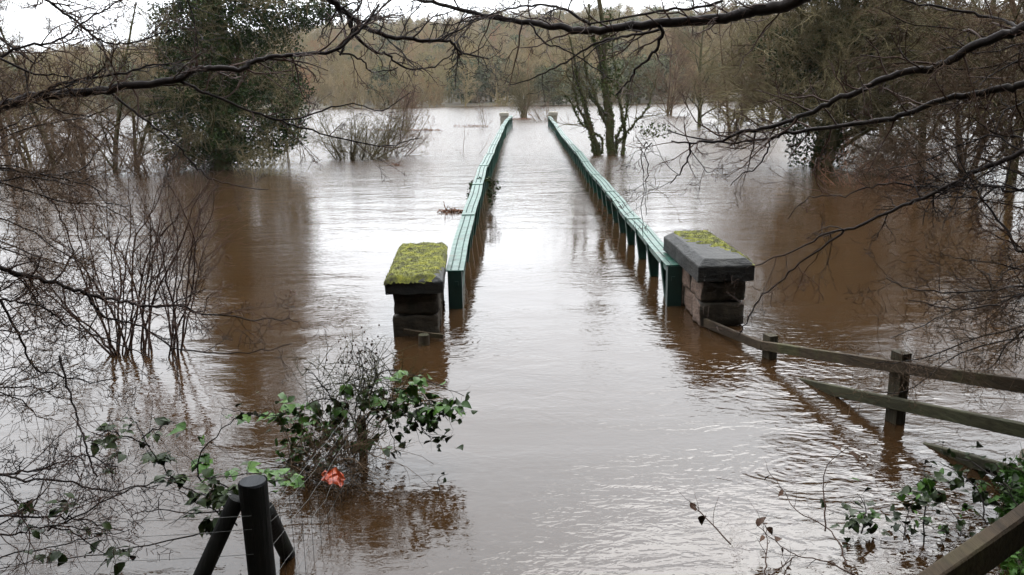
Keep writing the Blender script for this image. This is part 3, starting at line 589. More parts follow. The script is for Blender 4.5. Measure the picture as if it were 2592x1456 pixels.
def bank_tree(name, label, trunk, limbs, seed):
    nrandom = 26 if trunk[0][0] < 0 else 20
    base = np.asarray(trunk[0]); t = thing(name, label, 'tree', None, base)
    G = Geo(); P = smooth_path(trunk, 5, .015); k = len(P); R = np.linspace(.19, .09, k)
    tubes(G, P, R, 12); link('trunk', local(G, base).mesh('trunk', M['bark_dark']), t)
    for i, (px, y0, y1, d0, d1, dens) in enumerate(limbs):
        P2 = limb_pts(px, y0, y1, .005)
        R2 = limb_rad(P2, d0, d1, (y0+y1)/2); first = px[0]
        if first[0] < -150 or first[0] > 2690 or first[1] < -300:            # root limbs join the trunk outside the picture
            j = P[np.argmin(np.linalg.norm(P-(P2[0]+[0, 0, -.3]), axis=1))]
            pre = smooth_path([j, j*.55+P2[0]*.45+[0, 0, .08], P2[0]], 4)[:-1]
            P2 = np.vstack([pre, P2]); R2 = np.concatenate([np.linspace(max(R2[0]*1.3, .02), R2[0], len(pre)), R2])
        R2 = R2*.82*(1+.05*np.sin(np.arange(len(R2))*2.1+i)+rng.normal(size=len(R2))*.03)
        G = Geo(); tubes(G, P2, R2, 8 if d0 > 12 else 6); lb = link('limb', local(G, base).mesh('limb', M['bark_dark']), t)
        G = Geo()
        for q, (tp, tr) in enumerate(twiggy(P2, R2, dens, (.12, .5), seed*100+i)): tubes(G, tp, tr, 4 if q == 0 else 3)
        link('twigs', local(G, base).mesh('twigs', M['bark_brown'] if i >= nrandom else (M['bark_dark'] if i % 3 == 1 else M['bark_red'])), lb)['kind'] = 'stuff'
    # the crown above the picture, spreading over the water
    rg = np.random.default_rng(seed+900); sg = -1 if base[0] > 0 else 1; G = Geo(); kk = int(len(P)*.45)
    a = spawn(P[None, kk:], R[None, kk:], 13, (.0, 1), (55, 95), (2.0, 4.6), 9, .10, .015, .5, .3, rg, True, .05)
    d = a[0]-a[0][:, :1]; d[..., 0] = np.abs(d[..., 0])*sg; d[..., 1] = np.abs(d[..., 1])*.9; d[..., 2] = np.abs(d[..., 2]); ap_ = a[0][:, :1]+d; ap_[..., 2] = np.maximum(ap_[..., 2], 2.95+.17*np.maximum(ap_[..., 1], 0)+.03*rg.random(ap_.shape[:2])); a = (ap_, a[1]); tubes(G, *a, 6)
    q = spawn(*a, 9, (.15, 1), (30, 65), (.25, .5), 6, .18, .03, .5, .35, rg, rmax=.016); tubes(G, *q, 4)
    q = spawn(*q, 7, (.1, 1), (25, 65), (.3, .7), 5, .2, .02, .6, .4, rg, rmax=.008); tubes(G, *q, 3)
    q = spawn(*q, 4, (.1, 1), (25, 65), (.3, .8), 4, .2, .01, .7, .6, rg); q = (q[0], np.maximum(q[1], .0022)); tubes(G, *q, 3)
    link('crown', local(G, base).mesh('crown', M['bark_dark']), t)
    return t
bank_tree('overhanging_tree', 'dark bare tree reaching branches over the water before the ivy clad tree', [(-5.6, 4.2, -.6), (-5.5, 4.3, 1.2), (-5.3, 4.4, 3.0), (-5.0, 4.8, 5.2), (-4.6, 5.2, 7.0)], LEFT, 3)
bank_tree('overhanging_tree', 'dark bare tree with thick limb hanging over the fence and railing end', [(5.2, 3.9, -.2), (5.1, 4.0, 1.5), (4.9, 4.2, 3.4), (4.5, 4.6, 5.2), (4.0, 5.2, 7.0)], RIGHT, 5)

# ------------------------------------------------------------------ flooded shrub of straight stems
SHRUB = [[(305, 905), (297, 850), (290, 750), (280, 640), (272, 540), (265, 440)], [(295, 900), (270, 840), (235, 760), (200, 680), (170, 590), (140, 520), (110, 450)],
 [(300, 907), (310, 800), (315, 690), (330, 570), (325, 480), (322, 420)], [(332, 893), (335, 780), (333, 690), (345, 600), (390, 530), (415, 465)], [(285, 900), (255, 800), (225, 700), (205, 620), (185, 520), (160, 430)],
 [(440, 887), (450, 830), (480, 760), (492, 680), (490, 600), (460, 520), (430, 470)], [(462, 870), (490, 750), (510, 650), (530, 610), (570, 550)], [(365, 893), (360, 800), (375, 700), (395, 620), (420, 560)],
 [(435, 880), (425, 780), (405, 700), (395, 600), (370, 520)], [(290, 902), (240, 840), (170, 780), (110, 700), (60, 640)], [(315, 905), (330, 830), (370, 740), (430, 660), (470, 590)], [(280, 898), (215, 830), (120, 740), (30, 690)]]
for _ in range(15):
    x0 = rng.uniform(250, 400) if _ % 3 else rng.uniform(420, 470); dx = rng.uniform(-230, 190) if _ % 3 else rng.uniform(-60, 130); hh = rng.uniform(250, 450)
    SHRUB.append([(x0, rng.uniform(885, 908)), (x0+dx*.15, 895-hh*.3), (x0+dx*.42+rng.normal()*10, 895-hh*.6), (x0+dx*.75+rng.normal()*14, 895-hh*.82), (x0+dx, 895-hh)])
base = at_level(305, 905); sh = thing('flooded_shrub', 'bare shrub of many thin straight stems standing in water', 'shrub', None, base)
for i, px in enumerate(SHRUB):
    y0 = at_level(*px[0])[1]; P = limb_pts(px, y0, y0+rng.uniform(-.7, .7), .006)
    P = np.vstack([P[0]+[0, 0, -.4], P]); R = np.linspace(.0125, .0035, len(P))*(1 if i % 2 else .75)
    G = Geo(); tubes(G, P, R, 6); sm = link('stem', local(G, base).mesh('stem', M['bark_red']), sh)
    G = Geo(); rg = np.random.default_rng(50+i)
    a = spawn(P[None], R[None], 12, (.3, 1), (18, 50), (.2, .65), 6, .14, .06, .6, .4, rg, True, .005); tubes(G, *a, 4)
    b = spawn(*a, 4, (.2, 1), (25, 60), (.3, .7), 4, .2, .03, .7, .5, rg, rmax=.0032); tubes(G, *b, 3)
    link('twigs', local(G, base).mesh('twigs', M['bark_red']), sm)['kind'] = 'stuff'

# ------------------------------------------------------------------ leaves for brambles
def leaf_mesh(name, mat, seed):
    rg = np.random.default_rng(seed); n = 7; tt = np.linspace(0, 1, n); w = .34*np.sin(np.pi*np.clip(tt, 0.02, .985)**.8)*(1+.12*(np.arange(n) % 2))
    curl = rg.uniform(.05, .45); mid = np.stack([.12*np.sin(tt*3)*rg.normal(), tt, -curl*tt*tt], -1); L = mid+np.stack([-w, tt*0, .35*w-.06*rg.random(n)], -1); Rr = mid+np.stack([w, tt*0, .35*w-.06*rg.random(n)], -1)
    G = Geo(); v = np.concatenate([mid, L, Rr]); q = []
    for i in range(n-1): q += [[i, i+1, n+i+1, n+i], [i+1, i, 2*n+i, 2*n+i+1]]
    G.add(v, q); tubes(G, [[0, -.3, .06], [0, 0, 0]], [.012, .015], 3)
    return G.mesh(name, mat)
LEAF = {k: [leaf_mesh('leaf', M[k], s) for s in (1, 2, 3, 4, 5)] for k in ('bramble_leaf', 'dark_leaf', 'dead_leaf')}
def put_leaves(parent, pts, n, size, kind, rg, spread=.03, tri=True, flat=.5, nm='leaf'):
    base = np.array(parent.location); cnt = 0
    while cnt < n:
        p = pts[rg.integers(len(pts))]+rg.normal(size=3)*spread; yaw = rg.uniform(0, 2*math.pi); s = size*rg.uniform(.7, 1.25)
        pitch = rg.normal()*flat-.15
        for dy in ((-1.0, 0, 1.0) if tri else (0,)):
            o = bpy.data.objects.new(nm, LEAF[kind][rg.integers(5)]); COL.objects.link(o); o.parent = parent
            o.location = p-base+rg.normal(size=3)*.006; o.rotation_euler = (pitch+rg.normal()*.15, rg.normal()*.3, yaw+dy); k = s*(1.12 if dy == 0 else .9); o.scale = (k, k, k); cnt += 1
def leaf_mass(parent, pts, n, size, kind, rg, spread=.03, nm='leaves'):
    base = np.array(parent.location); G = Geo(); me = LEAF[kind]
    for m_ in me:
        v = np.empty(len(m_.vertices)*3); m_.vertices.foreach_get('co', v); v = v.reshape(-1, 3); fq = np.array([list(p.vertices) for p in m_.polygons])
        for _ in range(n//len(me)):
            A_ = unit(rg.normal(size=3)*[1, 1, .5]); N_ = unit(np.cross(A_, rg.normal(size=3))+[0, 0, .5]); B_ = unit(np.cross(A_, N_)); N_ = np.cross(B_, A_)
            p = pts[rg.integers(len(pts))]+rg.normal(size=3)*spread; G.add(p+(v[:, :1]*B_+v[:, 1:2]*A_+v[:, 2:]*N_)*size*rg.uniform(.6, 1.25)-base, fq)
    link(nm, G.mesh(nm, M[kind]), parent)['kind'] = 'stuff'
def canes(parent, paths, y0, y1, r, mat, seed, ntw=4, name='cane'):
    base = np.array(parent.location); allp = []
    for i, px in enumerate(paths):
        P = limb_pts(px, y0, y1, .006); R = np.linspace(r, r*.4, len(P)); G = Geo(); tubes(G, P, R, 5)
        rg = np.random.default_rng(seed+i)
        if ntw:
            a = spawn(P[None], R[None], ntw, (.2, 1), (30, 70), (.06, .22), 5, .25, -.03, .6, .4, rg, True, .003); tubes(G, *a, 3); allp.append(a[0][:, 2:].reshape(-1, 3))
        link(name, local(G, base).mesh(name, mat), parent); allp.append(P[len(P)//3:])
    return allp
rg = np.random.default_rng(21)
bl = np.array([-1.19, 5.40, 0]); bt = thing('bramble_bush', 'tangled green bramble growing over a drowned fence post', 'bramble', None, bl)
BR = [[(915, 1115), (900, 1040), (930, 1000), (1000, 985), (1060, 1000), (1100, 1030), (1135, 1065)], [(915, 1090), (960, 1040), (1020, 1050), (1060, 1090), (1125, 1115)],
 [(905, 1100), (880, 1040), (830, 1010), (760, 1030), (700, 1050), (620, 1047), (560, 1035)], [(910, 1060), (920, 980), (915, 920), (905, 880)], [(930, 1000), (960, 950), (990, 935), (1050, 950), (1120, 978), (1175, 1003)],
 [(900, 1080), (850, 1130), (800, 1200), (760, 1270), (700, 1335)], [(915, 1080), (960, 1030), (990, 1100), (1005, 1150)], [(940, 1020), (1050, 1010), (1100, 1030), (1150, 1050), (1180, 1045)], [(860, 1050), (820, 1120), (760, 1180), (720, 1240)],
 [(920, 1040), (950, 960), (940, 900), (925, 875)], [(880, 1060), (840, 1010), (800, 960), (770, 930)], [(930, 1090), (900, 1150), (870, 1230), (900, 1310)], [(880, 1100), (830, 1180), (790, 1230), (740, 1300)], [(900, 1120), (870, 1180), (850, 1250)], [(930, 1050), (990, 1030), (1050, 1060), (1090, 1110)]]
ap = canes(bt, BR, 5.40, 5.15, .0055, M['bark_dark'], 300, 7)
G = Geo()
st0 = np.array([at_depth(rg.uniform(760, 1010), rg.uniform(960, 1120), rg.uniform(5.2, 5.5)) for _ in range(46)]); Rr = np.full((46, 2), .0035)
a = spawn(np.stack([st0, st0+rg.normal(size=(46, 3))*.05+[0, 0, .1]], 1), Rr, 4, (0, 1), (20, 90), (.15, .5), 6, .25, -.12, .9, .4, rg, True); tubes(G, *a, 3)
b = spawn(*a, 3, (.3, 1), (30, 70), (.2, .5), 4, .25, -.05, .8, .5, rg); tubes(G, *b, 3)
link('cane_tangle', local(G, bl).mesh('cane_tangle', M['bark_mossy']), bt)['kind'] = 'stuff'
G = Geo(); box(G, (bl[0], bl[1]+.02, -.1), (.055, .055, .74)); link('post', local(G, bl).mesh('post', M['post_black'], False), bt)
pts = np.vstack([ap[k] for k in range(len(ap))])
def near_px(lst, y, s=14, k=10): return np.array([at_depth(x+rg.normal()*s, yy+rg.normal()*s*.7, y+rg.normal()*.06) for x, yy in lst for _ in range(k)])
put_leaves(bt, near_px([(1135, 1010), (1110, 1030), (1090, 1060), (1140, 1060), (1020, 945), (1040, 970), (960, 1000), (1170, 1045)], 5.2), 72, .072, 'bramble_leaf', rg, .012)
put_leaves(bt, near_px([(760, 1050), (790, 1055), (740, 1020), (700, 1050), (570, 1035), (830, 1060), (860, 1040), (590, 1045)], 5.3), 66, .072, 'bramble_leaf', rg, .012)
G = Geo()
st1 = np.array([at_depth(rg.uniform(720, 900), rg.uniform(1130, 1290), rg.uniform(4.7, 5.2)) for _ in range(60)]); st1[:, 2] = np.maximum(st1[:, 2], .03)
a = spawn(np.stack([st1, st1+rg.normal(size=(60, 3))*.04+[.05, 0, .05]], 1), np.full((60, 2), .0035), 3, (0, 1), (10, 80), (.2, .55), 6, .2, -.04, .9, .45, rg, True); a[0][:, :, 2] = np.maximum(a[0][:, :, 2], -.05); tubes(G, *a, 3)
b = spawn(*a, 3, (.3, 1), (30, 70), (.2, .5), 4, .25, -.02, .8, .5, rg); tubes(G, *b, 3)
link('dry_canes', local(G, bl).mesh('dry_canes', M['bark_brown']), bt)['kind'] = 'stuff'
put_leaves(bt, near_px([(760, 1160), (800, 1180), (840, 1140), (700, 1200), (770, 1230), (740, 1290)], 5.0, 24), 36, .06, 'dark_leaf', rg, .02)
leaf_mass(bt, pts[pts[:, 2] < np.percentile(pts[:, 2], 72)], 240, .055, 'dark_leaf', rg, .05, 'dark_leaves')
leaf_mass(bt, near_px([(820, 1050), (780, 1045), (1010, 1030), (1060, 1050), (990, 1000), (850, 1090), (800, 1100), (940, 1060), (1060, 1000), (760, 1120), (800, 1150), (720, 1160)], 5.25, 30), 240, .062, 'bramble_leaf', rg, .04, 'green_leaves')
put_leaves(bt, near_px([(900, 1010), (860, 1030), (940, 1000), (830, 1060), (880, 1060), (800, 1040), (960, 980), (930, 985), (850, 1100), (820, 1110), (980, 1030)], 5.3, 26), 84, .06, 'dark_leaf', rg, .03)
put_leaves(bt, near_px([(935, 1110), (955, 1100), (960, 1155), (880, 1000), (915, 1020), (850, 1080)], 5.25, 22), 45, .08, 'bramble_leaf', rg, .01)
G = Geo(); c = np.array([at_depth(905+rg.normal()*35, 905+rg.normal()*25, 5.4) for _ in range(70)]); tubes(G, np.stack([c, c+[0, 0, .012]], 1), np.tile([.006, .005], (70, 1)), 5, True); link('dried_berries', local(G, bl).mesh('dried_berries', M['dead_leaf']), bt)['kind'] = 'stuff'

tl = at_depth(560, 1280, 4.1); tl[2] = 0; tt_ = thing('bramble_trail', 'dark leafed bramble trailing toward the black round post', 'bramble', None, tl)
TR = [[(640, 1300), (580, 1260), (500, 1245), (440, 1215), (400, 1170), (370, 1120), (345, 1070)], [(600, 1330), (540, 1290), (480, 1260), (450, 1240)], [(380, 1130), (320, 1105), (270, 1090), (255, 1110)], [(620, 1270), (560, 1225), (530, 1210), (660, 1200)],
 [(520, 1250), (500, 1160), (560, 1090), (600, 1060)], [(590, 1290), (480, 1300), (380, 1290), (330, 1310)], [(560, 1340), (420, 1370), (260, 1400), (90, 1420), (0, 1440)], [(360, 1110), (400, 1080), (440, 1070)]]
ap = canes(tt_, TR, 4.15, 3.85, .005, M['bark_dark'], 400, 6)
put_leaves(tt_, near_px([(260, 1080), (280, 1110), (255, 1125), (330, 1085), (350, 1130), (380, 1160), (345, 1070), (400, 1170), (300, 1190), (410, 1080), (430, 1150)], 4.0, 14), 66, .062, 'dark_leaf', rg, .01)
put_leaves(tt_, near_px([(440, 1215), (490, 1250), (540, 1265), (520, 1300), (570, 1270), (560, 1310), (500, 1330), (590, 1240)], 3.95, 24), 105, .065, 'dark_leaf', rg, .015)
put_leaves(tt_, near_px([(570, 1210), (610, 1225), (650, 1205), (550, 1205), (690, 1225), (720, 1215), (505, 1155), (480, 1110)], 4.2, 16), 60, .072, 'bramble_leaf', rg, .012)
bb = at_depth(150, 1400, 3.6); bb[2] = 0; bw_ = thing('bramble_sprig', 'sparse bramble stems with round dark leaves low over the water', 'bramble', None, bb)
ap = canes(bw_, [[(-40, 1430), (60, 1395), (150, 1380), (250, 1360), (330, 1340)], [(-30, 1340), (40, 1300), (80, 1290), (110, 1320)], [(120, 1330), (190, 1350), (240, 1390), (300, 1400)]], 3.6, 3.6, .0045, M['bark_dark'], 430, 5)
put_leaves(bw_, near_px([(70, 1350), (60, 1290), (195, 1345), (230, 1390), (260, 1330), (310, 1400), (290, 1410), (330, 1395), (80, 1400), (130, 1395), (150, 1280), (180, 1275)], 3.62, 12), 54, .055, 'dark_leaf', rg, .008, tri=False)

# ------------------------------------------------------------------ orange scrap caught in the bramble
op = at_depth(842, 1203, 4.62); os_ = thing('plastic_scrap', 'crumpled orange plastic scrap caught in the bramble stems', 'litter', None, op)
nu, nv = 22, 12; U, V = np.meshgrid(np.linspace(-1, 1, nu), np.linspace(-1, 1, nv)); px_ = np.stack([U*.085, V*.045+.01*np.sin(U*4), -.035*U*(U > 0)-.012*np.abs(U)+V*.03], -1)
for i in range(nv):
    for j in range(nu):
        q = Vector((U[i, j]*1.9, V[i, j]*1.5, 3)); px_[i, j] += np.array([mnoise.noise(q), mnoise.noise(q+Vector((5, 0, 0))), mnoise.noise(q+Vector((0, 5, 0)))])*.035
G = Geo(); ii = (np.arange(nv-1)[:, None]*nu+np.arange(nu-1)[None]).ravel(); G.add(px_, np.stack([ii, ii+1, ii+nu+1, ii+nu], -1)); link('sheet', G.mesh('sheet', M['orange']), os_).scale = (.78, .78, .78)

# ------------------------------------------------------------------ weeds on the submerged bank by the fence
rb = at_depth(2330, 1300, 4.3); rb[2] = 0; rbt = thing('bank_bramble', 'dark green weeds and bramble on drowned bank below the fence', 'bramble', None, rb)
ap = canes(rbt, [[(2180, 1350), (2190, 1290), (2170, 1250)], [(2345, 1420), (2340, 1300), (2345, 1215), (2330, 1180)], [(2420, 1420), (2430, 1330), (2390, 1270)], [(2500, 1330), (2480, 1250), (2430, 1200), (2380, 1170)], [(2560, 1240), (2480, 1180), (2400, 1150)], [(2300, 1400), (2290, 1330), (2310, 1270)], [(2590, 1300), (2540, 1230), (2510, 1190)]], 4.1, 4.5, .005, M['bark_dark'], 500, 7)
put_leaves(rbt, near_px([(2160, 1300), (2200, 1290), (2150, 1320), (2190, 1330)], 4.2, 22), 51, .05, 'dark_leaf', rg, .015)
put_leaves(rbt, near_px([(2340, 1220), (2350, 1260), (2310, 1300), (2370, 1300), (2420, 1320), (2440, 1350), (2390, 1350), (2360, 1390)], 4.2, 30), 70, .055, 'dark_leaf', rg, .03)
leaf_mass(rbt, near_px([(2150, 1310), (2250, 1330), (2340, 1330), (2420, 1370), (2500, 1260), (2550, 1210), (2420, 1190), (2300, 1390), (2480, 1330)], 4.25, 45), 110, .05, 'dark_leaf', rg, .05, 'dark_leaves')
leaf_mass(rbt, near_px([(2200, 1300), (2340, 1260), (2440, 1330), (2530, 1220), (2380, 1400)], 4.2, 45), 25, .05, 'bramble_leaf', rg, .05, 'green_leaves')
put_leaves(rbt, near_px([(2340, 1240), (2400, 1330), (2180, 1310), (2480, 1230), (2440, 1380)], 4.2, 30), 18, .05, 'bramble_leaf', rg, .02)
put_leaves(rbt, near_px([(2450, 1180), (2500, 1210), (2550, 1230), (2400, 1150), (2560, 1180), (2490, 1270)], 4.5, 34), 54, .055, 'dark_leaf', rg, .02)
put_leaves(rbt, near_px([(2345, 1225), (2320, 1310), (2400, 1330)], 4.15, 16), 18, .055, 'bramble_leaf', rg, .01)
G = Geo(); cs = []
for _ in range(2600):
    x, y = rg.uniform(1.3, 3.6), rg.uniform(2.1, 4.9); z = float(ground_z(np.array(x), np.array(y)))
    if z > .02: cs.append((x, y, z))
cs = np.array(cs); quads_leaves(G, np.repeat(cs, 9, 0)+rg.normal(size=(len(cs)*9, 3))*[.05, .05, .04]+[0, 0, .06], .05, 1.0, rg)
n = len(cs)*4; b0 = np.repeat(cs, 4, 0)+rg.normal(size=(n, 3))*[.04, .04, 0]; d = unit(rg.normal(size=(n, 3))*[.5, .5, .1]+[0, 0, 1])*rg.uniform(.06, .2, n)[:, None]
tubes(G, np.stack([b0, b0+d*.6, b0+d+rg.normal(size=(n, 3))*.03], 1), np.tile([.003, .002, .0006], (n, 1)), 3)
gc = link('ground_cover', G.mesh('ground_cover', M['bramble_leaf'])); gc['kind'] = 'stuff'; gc['label'] = 'low green weeds and grass on the bank under the close rail'; gc['category'] = 'undergrowth'

# withered stems poking from the shallows
WS = [([(2165, 1456), (2096, 1423), (2022, 1407), (1976, 1380), (1915, 1330)], 'thin bare stem lying low with a forked end in the shallows'), ([(2142, 1430), (2126, 1380), (2092, 1334), (2019, 1296), (1988, 1250), (1942, 1188)], 'long leaning dry stem reaching up left in the shallows'),
 ([(2088, 1345), (2088, 1284), (2084, 1238), (2096, 1177), (2150, 1130)], 'pale upright dry stem with a forked tip in the shallows'), ([(1850, 1378), (1811, 1338), (1777, 1300), (1757, 1273)], 'small dry stem with dark seed heads farthest into open water'), ([(1938, 1456), (1938, 1411), (1942, 1373), (1938, 1330)], 'short upright dry stem carrying a drooping black leaf'), ([(1950, 1458), (1990, 1425), (2022, 1405)], 'short bent stem crossing the frame edge of the shallows')]
for i, (px, lab) in enumerate(WS):
    y0, y1 = (3.75, 4.1) if i != 1 else (3.8, 4.5); P = limb_pts(px, y0, y1, .003); P[:, 2] = np.maximum(P[:, 2], -.02); b0 = P[0].copy()
    t = thing('dry_stem', lab, 'stem', 'withered stems in the shallows', b0); R = np.linspace(.0045, .0018, len(P)); G = Geo(); tubes(G, P, R, 5)
    a = spawn(P[None], R[None], 4, (.3, 1), (30, 60), (.06, .2), 5, .2, .05, .7, .4, np.random.default_rng(700+i), True); tubes(G, *a, 3); link('stem', local(G, b0).mesh('stem', M['bark_red']), t)
    put_leaves(t, P[-6:], 3 if i in (0, 3, 4) else 2, .05, 'dead_leaf', np.random.default_rng(i), .01, tri=False, flat=1.0)
sp = at_level(1115, 1240); t = thing('dry_stem', 'tiny leafy sprig standing alone in open water by the bramble', 'stem', 'withered stems in the shallows', sp)
G = Geo(); P = limb_pts([(1115, 1245), (1108, 1220), (1118, 1205), (1135, 1200)], sp[1], sp[1], .002); tubes(G, P, np.linspace(.003, .0015, len(P)), 4); link('stem', local(G, sp).mesh('stem', M['bark_dark']), t)
put_leaves(t, P[-5:], 3, .035, 'dark_leaf', np.random.default_rng(5), .01, tri=False, flat=1.0)

# ------------------------------------------------------------------ generic bare trees
def bare_tree(h, seed, nstem=1, spread=.15, n1=14, n2=9, n3=7, n4=4, r0=.16, up=.05, droop=0.0, lean=(0, 0), tw=.010, rt=(.18, 1)):
    rg = np.random.default_rng(seed); st = []; K = 9
    for i in range(nstem):
        a = rg.uniform(0, 2*math.pi); d = np.array([math.cos(a)*spread+lean[0], math.sin(a)*spread+lean[1], 1.0]) if nstem > 1 else np.array([lean[0], lean[1], 1.0])
        d = unit(d); p = np.array([rg.normal()*.12*(nstem > 1), rg.normal()*.12*(nstem > 1), -.8]); pts = [p]; hh = (h+.8)*rg.uniform(.75, 1)
        for k in range(K-1): p = p+d*hh/(K-1); pts.append(p); d = unit(d+rg.normal(size=3)*.09+[0, 0, .05])
        st.append(pts)
    P0 = np.array(st); R0 = np.tile(np.linspace(1, .22, K), (nstem, 1))*r0*(1 if nstem == 1 else .55)
    a = spawn(P0, R0, n1, rt, (30, 70), (.25, .5), 7, .14, up, .5, .25, rg); b = spawn(*a, n2, (.15, 1), (25, 65), (.3, .6), 5, .18, up*.6-droop, .55, .35, rg)
    c = spawn(*b, n3, (.15, 1), (25, 65), (.35, .75), 4, .22, -droop*.5, .6, .5, rg); c = (c[0], np.clip(c[1], tw*.5, tw*1.6)); out = [(P0, R0), a, b, c]
    if n4: e = spawn(*c, n4, (.15, 1), (25, 65), (.4, .9), 3, .25, -droop*.5, .8, .6, rg); out.append((e[0], np.clip(e[1], tw*.35, tw*.8)))
    return out
def tree_meshes(lv, mt, mc):
    G = Geo(); tubes(G, *lv[0], 8); tubes(G, *lv[1], 5); tr = G.mesh('trunk', mt)
    G = Geo(); tubes(G, *lv[2], 4)
    for q in lv[3:]: tubes(G, *q, 3)
    return tr, G.mesh('crown', mc)
def put_tree(name, label, group, meshes, loc, rz=0.0, s=1.0, cat='tree'):
    t = thing(name, label, cat, group, loc, rz); t.scale = (s, s, s); link('trunk', meshes[0], t); link('crown', meshes[1], t); return t

# left flooded trees
LT = [tree_meshes(bare_tree(8.5, 61, 1, .1, 17, 8, 6, 3, .13, .05, lean=(.05, 0), tw=.011, rt=(.10, 1)), M['bark_mossy'], M['bark_brown']),
      tree_meshes(bare_tree(7.5, 62, 2, .22, 12, 7, 6, 3, .17, .06, lean=(.1, 0), tw=.011, rt=(.12, 1)), M['bark_olive'], M['bark_olive']),
      tree_meshes(bare_tree(9, 63, 1, .1, 18, 7, 6, 3, .12, .04, tw=.011, rt=(.08, 1)), M['bark_brown'], M['bark_brown'])]
for (px, py, k, rz, s, lab) in [(290, 436, 0, .3, 1.0, 'bare tree with thick dark trunk standing beside the leaning one'), (335, 434, 1, 2.4, .95, 'bare tree with leaning forked trunk next to ivy clad tree'), (215, 440, 2, 1.0, .85, 'slim bare tree second from the frame edge group of flooded trunks'),
        (140, 428, 0, 3.6, 1.0, 'bare tree with mossy trunk in the flooded row, third from ivy tree'), (85, 420, 1, 5.0, 1.05, 'twin stemmed bare tree in flooded row near the frame edge'), (25, 440, 2, 4.2, 1.0, 'bare tree at the very edge of the flooded row'), (-120, 430, 0, 2.0, 1.0, None),
        (180, 345, 1, .9, 1.1, 'bare tree farther back in open water behind the flooded row'), (30, 330, 2, 2.2, 1.2, 'distant bare tree behind flooded row at the picture edge'), (380, 350, 2, 5.2, .9, 'bare tree far behind, partly hidden by the ivy clad tree')]:
    if lab is None: lab = 'bare tree just beyond the edge of the flooded row'
    p = at_level(px, py); put_tree('bare_tree', lab, 'flooded bare trees beside the ivy tree', LT[k], p, rz, s*.76)

# ivy clad tree
def ivy_tree():
    b = at_level(560, 428); t = thing('ivy_tree', 'tall dark tree smothered in ivy rising from the flood', 'tree', None, b); rg = np.random.default_rng(77); Y = b[1]
    G = Geo(); P = smooth_path([b+[0, 0, -.8], b+[.05, .1, 2], b+[.3, 0, 4.5], b+[.2, .2, 7.5], b+[.4, .1, 11.5]], 4, .05); R = np.linspace(.42, .12, len(P)); tubes(G, P, R, 10)
    l1 = spawn(P[None], R[None], 22, (.2, 1), (35, 75), (1.6, 3.2), 7, .16, .05, .35, .3, rg, True, .08); tubes(G, *l1, 5); link('trunk', local(G, b).mesh('trunk', M['bark_mossy']), t)
    CL = [(560, 40, 150, 75), (480, 60, 85, 70), (640, 70, 120, 70), (720, 30, 90, 50), (790, 40, 70, 30), (840, 20, 45, 25), (520, 140, 110, 70), (640, 160, 110, 80), (470, 220, 90, 60), (560, 230, 110, 80), (680, 240, 95, 75), (745, 300, 35, 70), (430, 280, 70, 45), (520, 310, 100, 60), (620, 330, 110, 60), (700, 340, 60, 50), (450, 350, 60, 50), (540, 385, 110, 40), (630, 385, 70, 40), (480, 400, 80, 28), (430, 130, 35, 50),
          (560, -60, 130, 80), (620, -80, 90, 70), (490, -90, 80, 80), (560, -190, 105, 90), (590, -280, 90, 80), (530, -330, 80, 80), (565, -420, 70, 80)]
    G = Geo(); m = Y/F
    for (x, y, rx, ry) in CL:
        c = at_depth(x, y, Y+rg.uniform(-.5, .7)); n = int(rx*ry*.42)+300
        quads_leaves(G, clump(c, (rx*m, rx*m*.8, ry*m*1.05), n, rg, .3), .088, .3, rg)
    for q in np.linspace(.2, 8, 24):                                    # ivy wrapped thickly round the trunk, inner foliage
        quads_leaves(G, clump(b+[.12+.1*math.sin(q), 0, q], (.75+.25*math.sin(q*2.3), .7, .5), 420, rg, .5), .10, .3, rg)
    link('ivy', local(G, b).mesh('ivy', M['ivy'], False), t)
    G = Geo(); st0 = np.array([at_depth(x+rg.normal()*rx*.5, y+rg.normal()*ry*.5, Y-.5) for (x, y, rx, ry) in CL[:22] for _ in range(6)]); n = len(st0)
    a = spawn(np.stack([st0, st0+np.array([0, -.5, .35])], 1), np.full((n, 2), .016), 2, (.3, 1), (10, 60), (.7, 1.7), 7, .2, .02, .9, .35, rg, True); tubes(G, *a, 4)
    q = spawn(*a, 6, (.2, 1), (20, 60), (.25, .6), 4, .2, .02, .6, .5, rg); tubes(G, q[0], np.clip(q[1], .004, .009), 3)
    q2 = spawn(*q, 4, (.2, 1), (20, 60), (.3, .8), 3, .2, .02, .8, .6, rg); tubes(G, q2[0], np.clip(q2[1], .0035, .006), 3)
    link('bare_twigs', local(G, b).mesh('bare_twigs', M['bark_pale']), t)['kind'] = 'stuff'
ivy_tree()

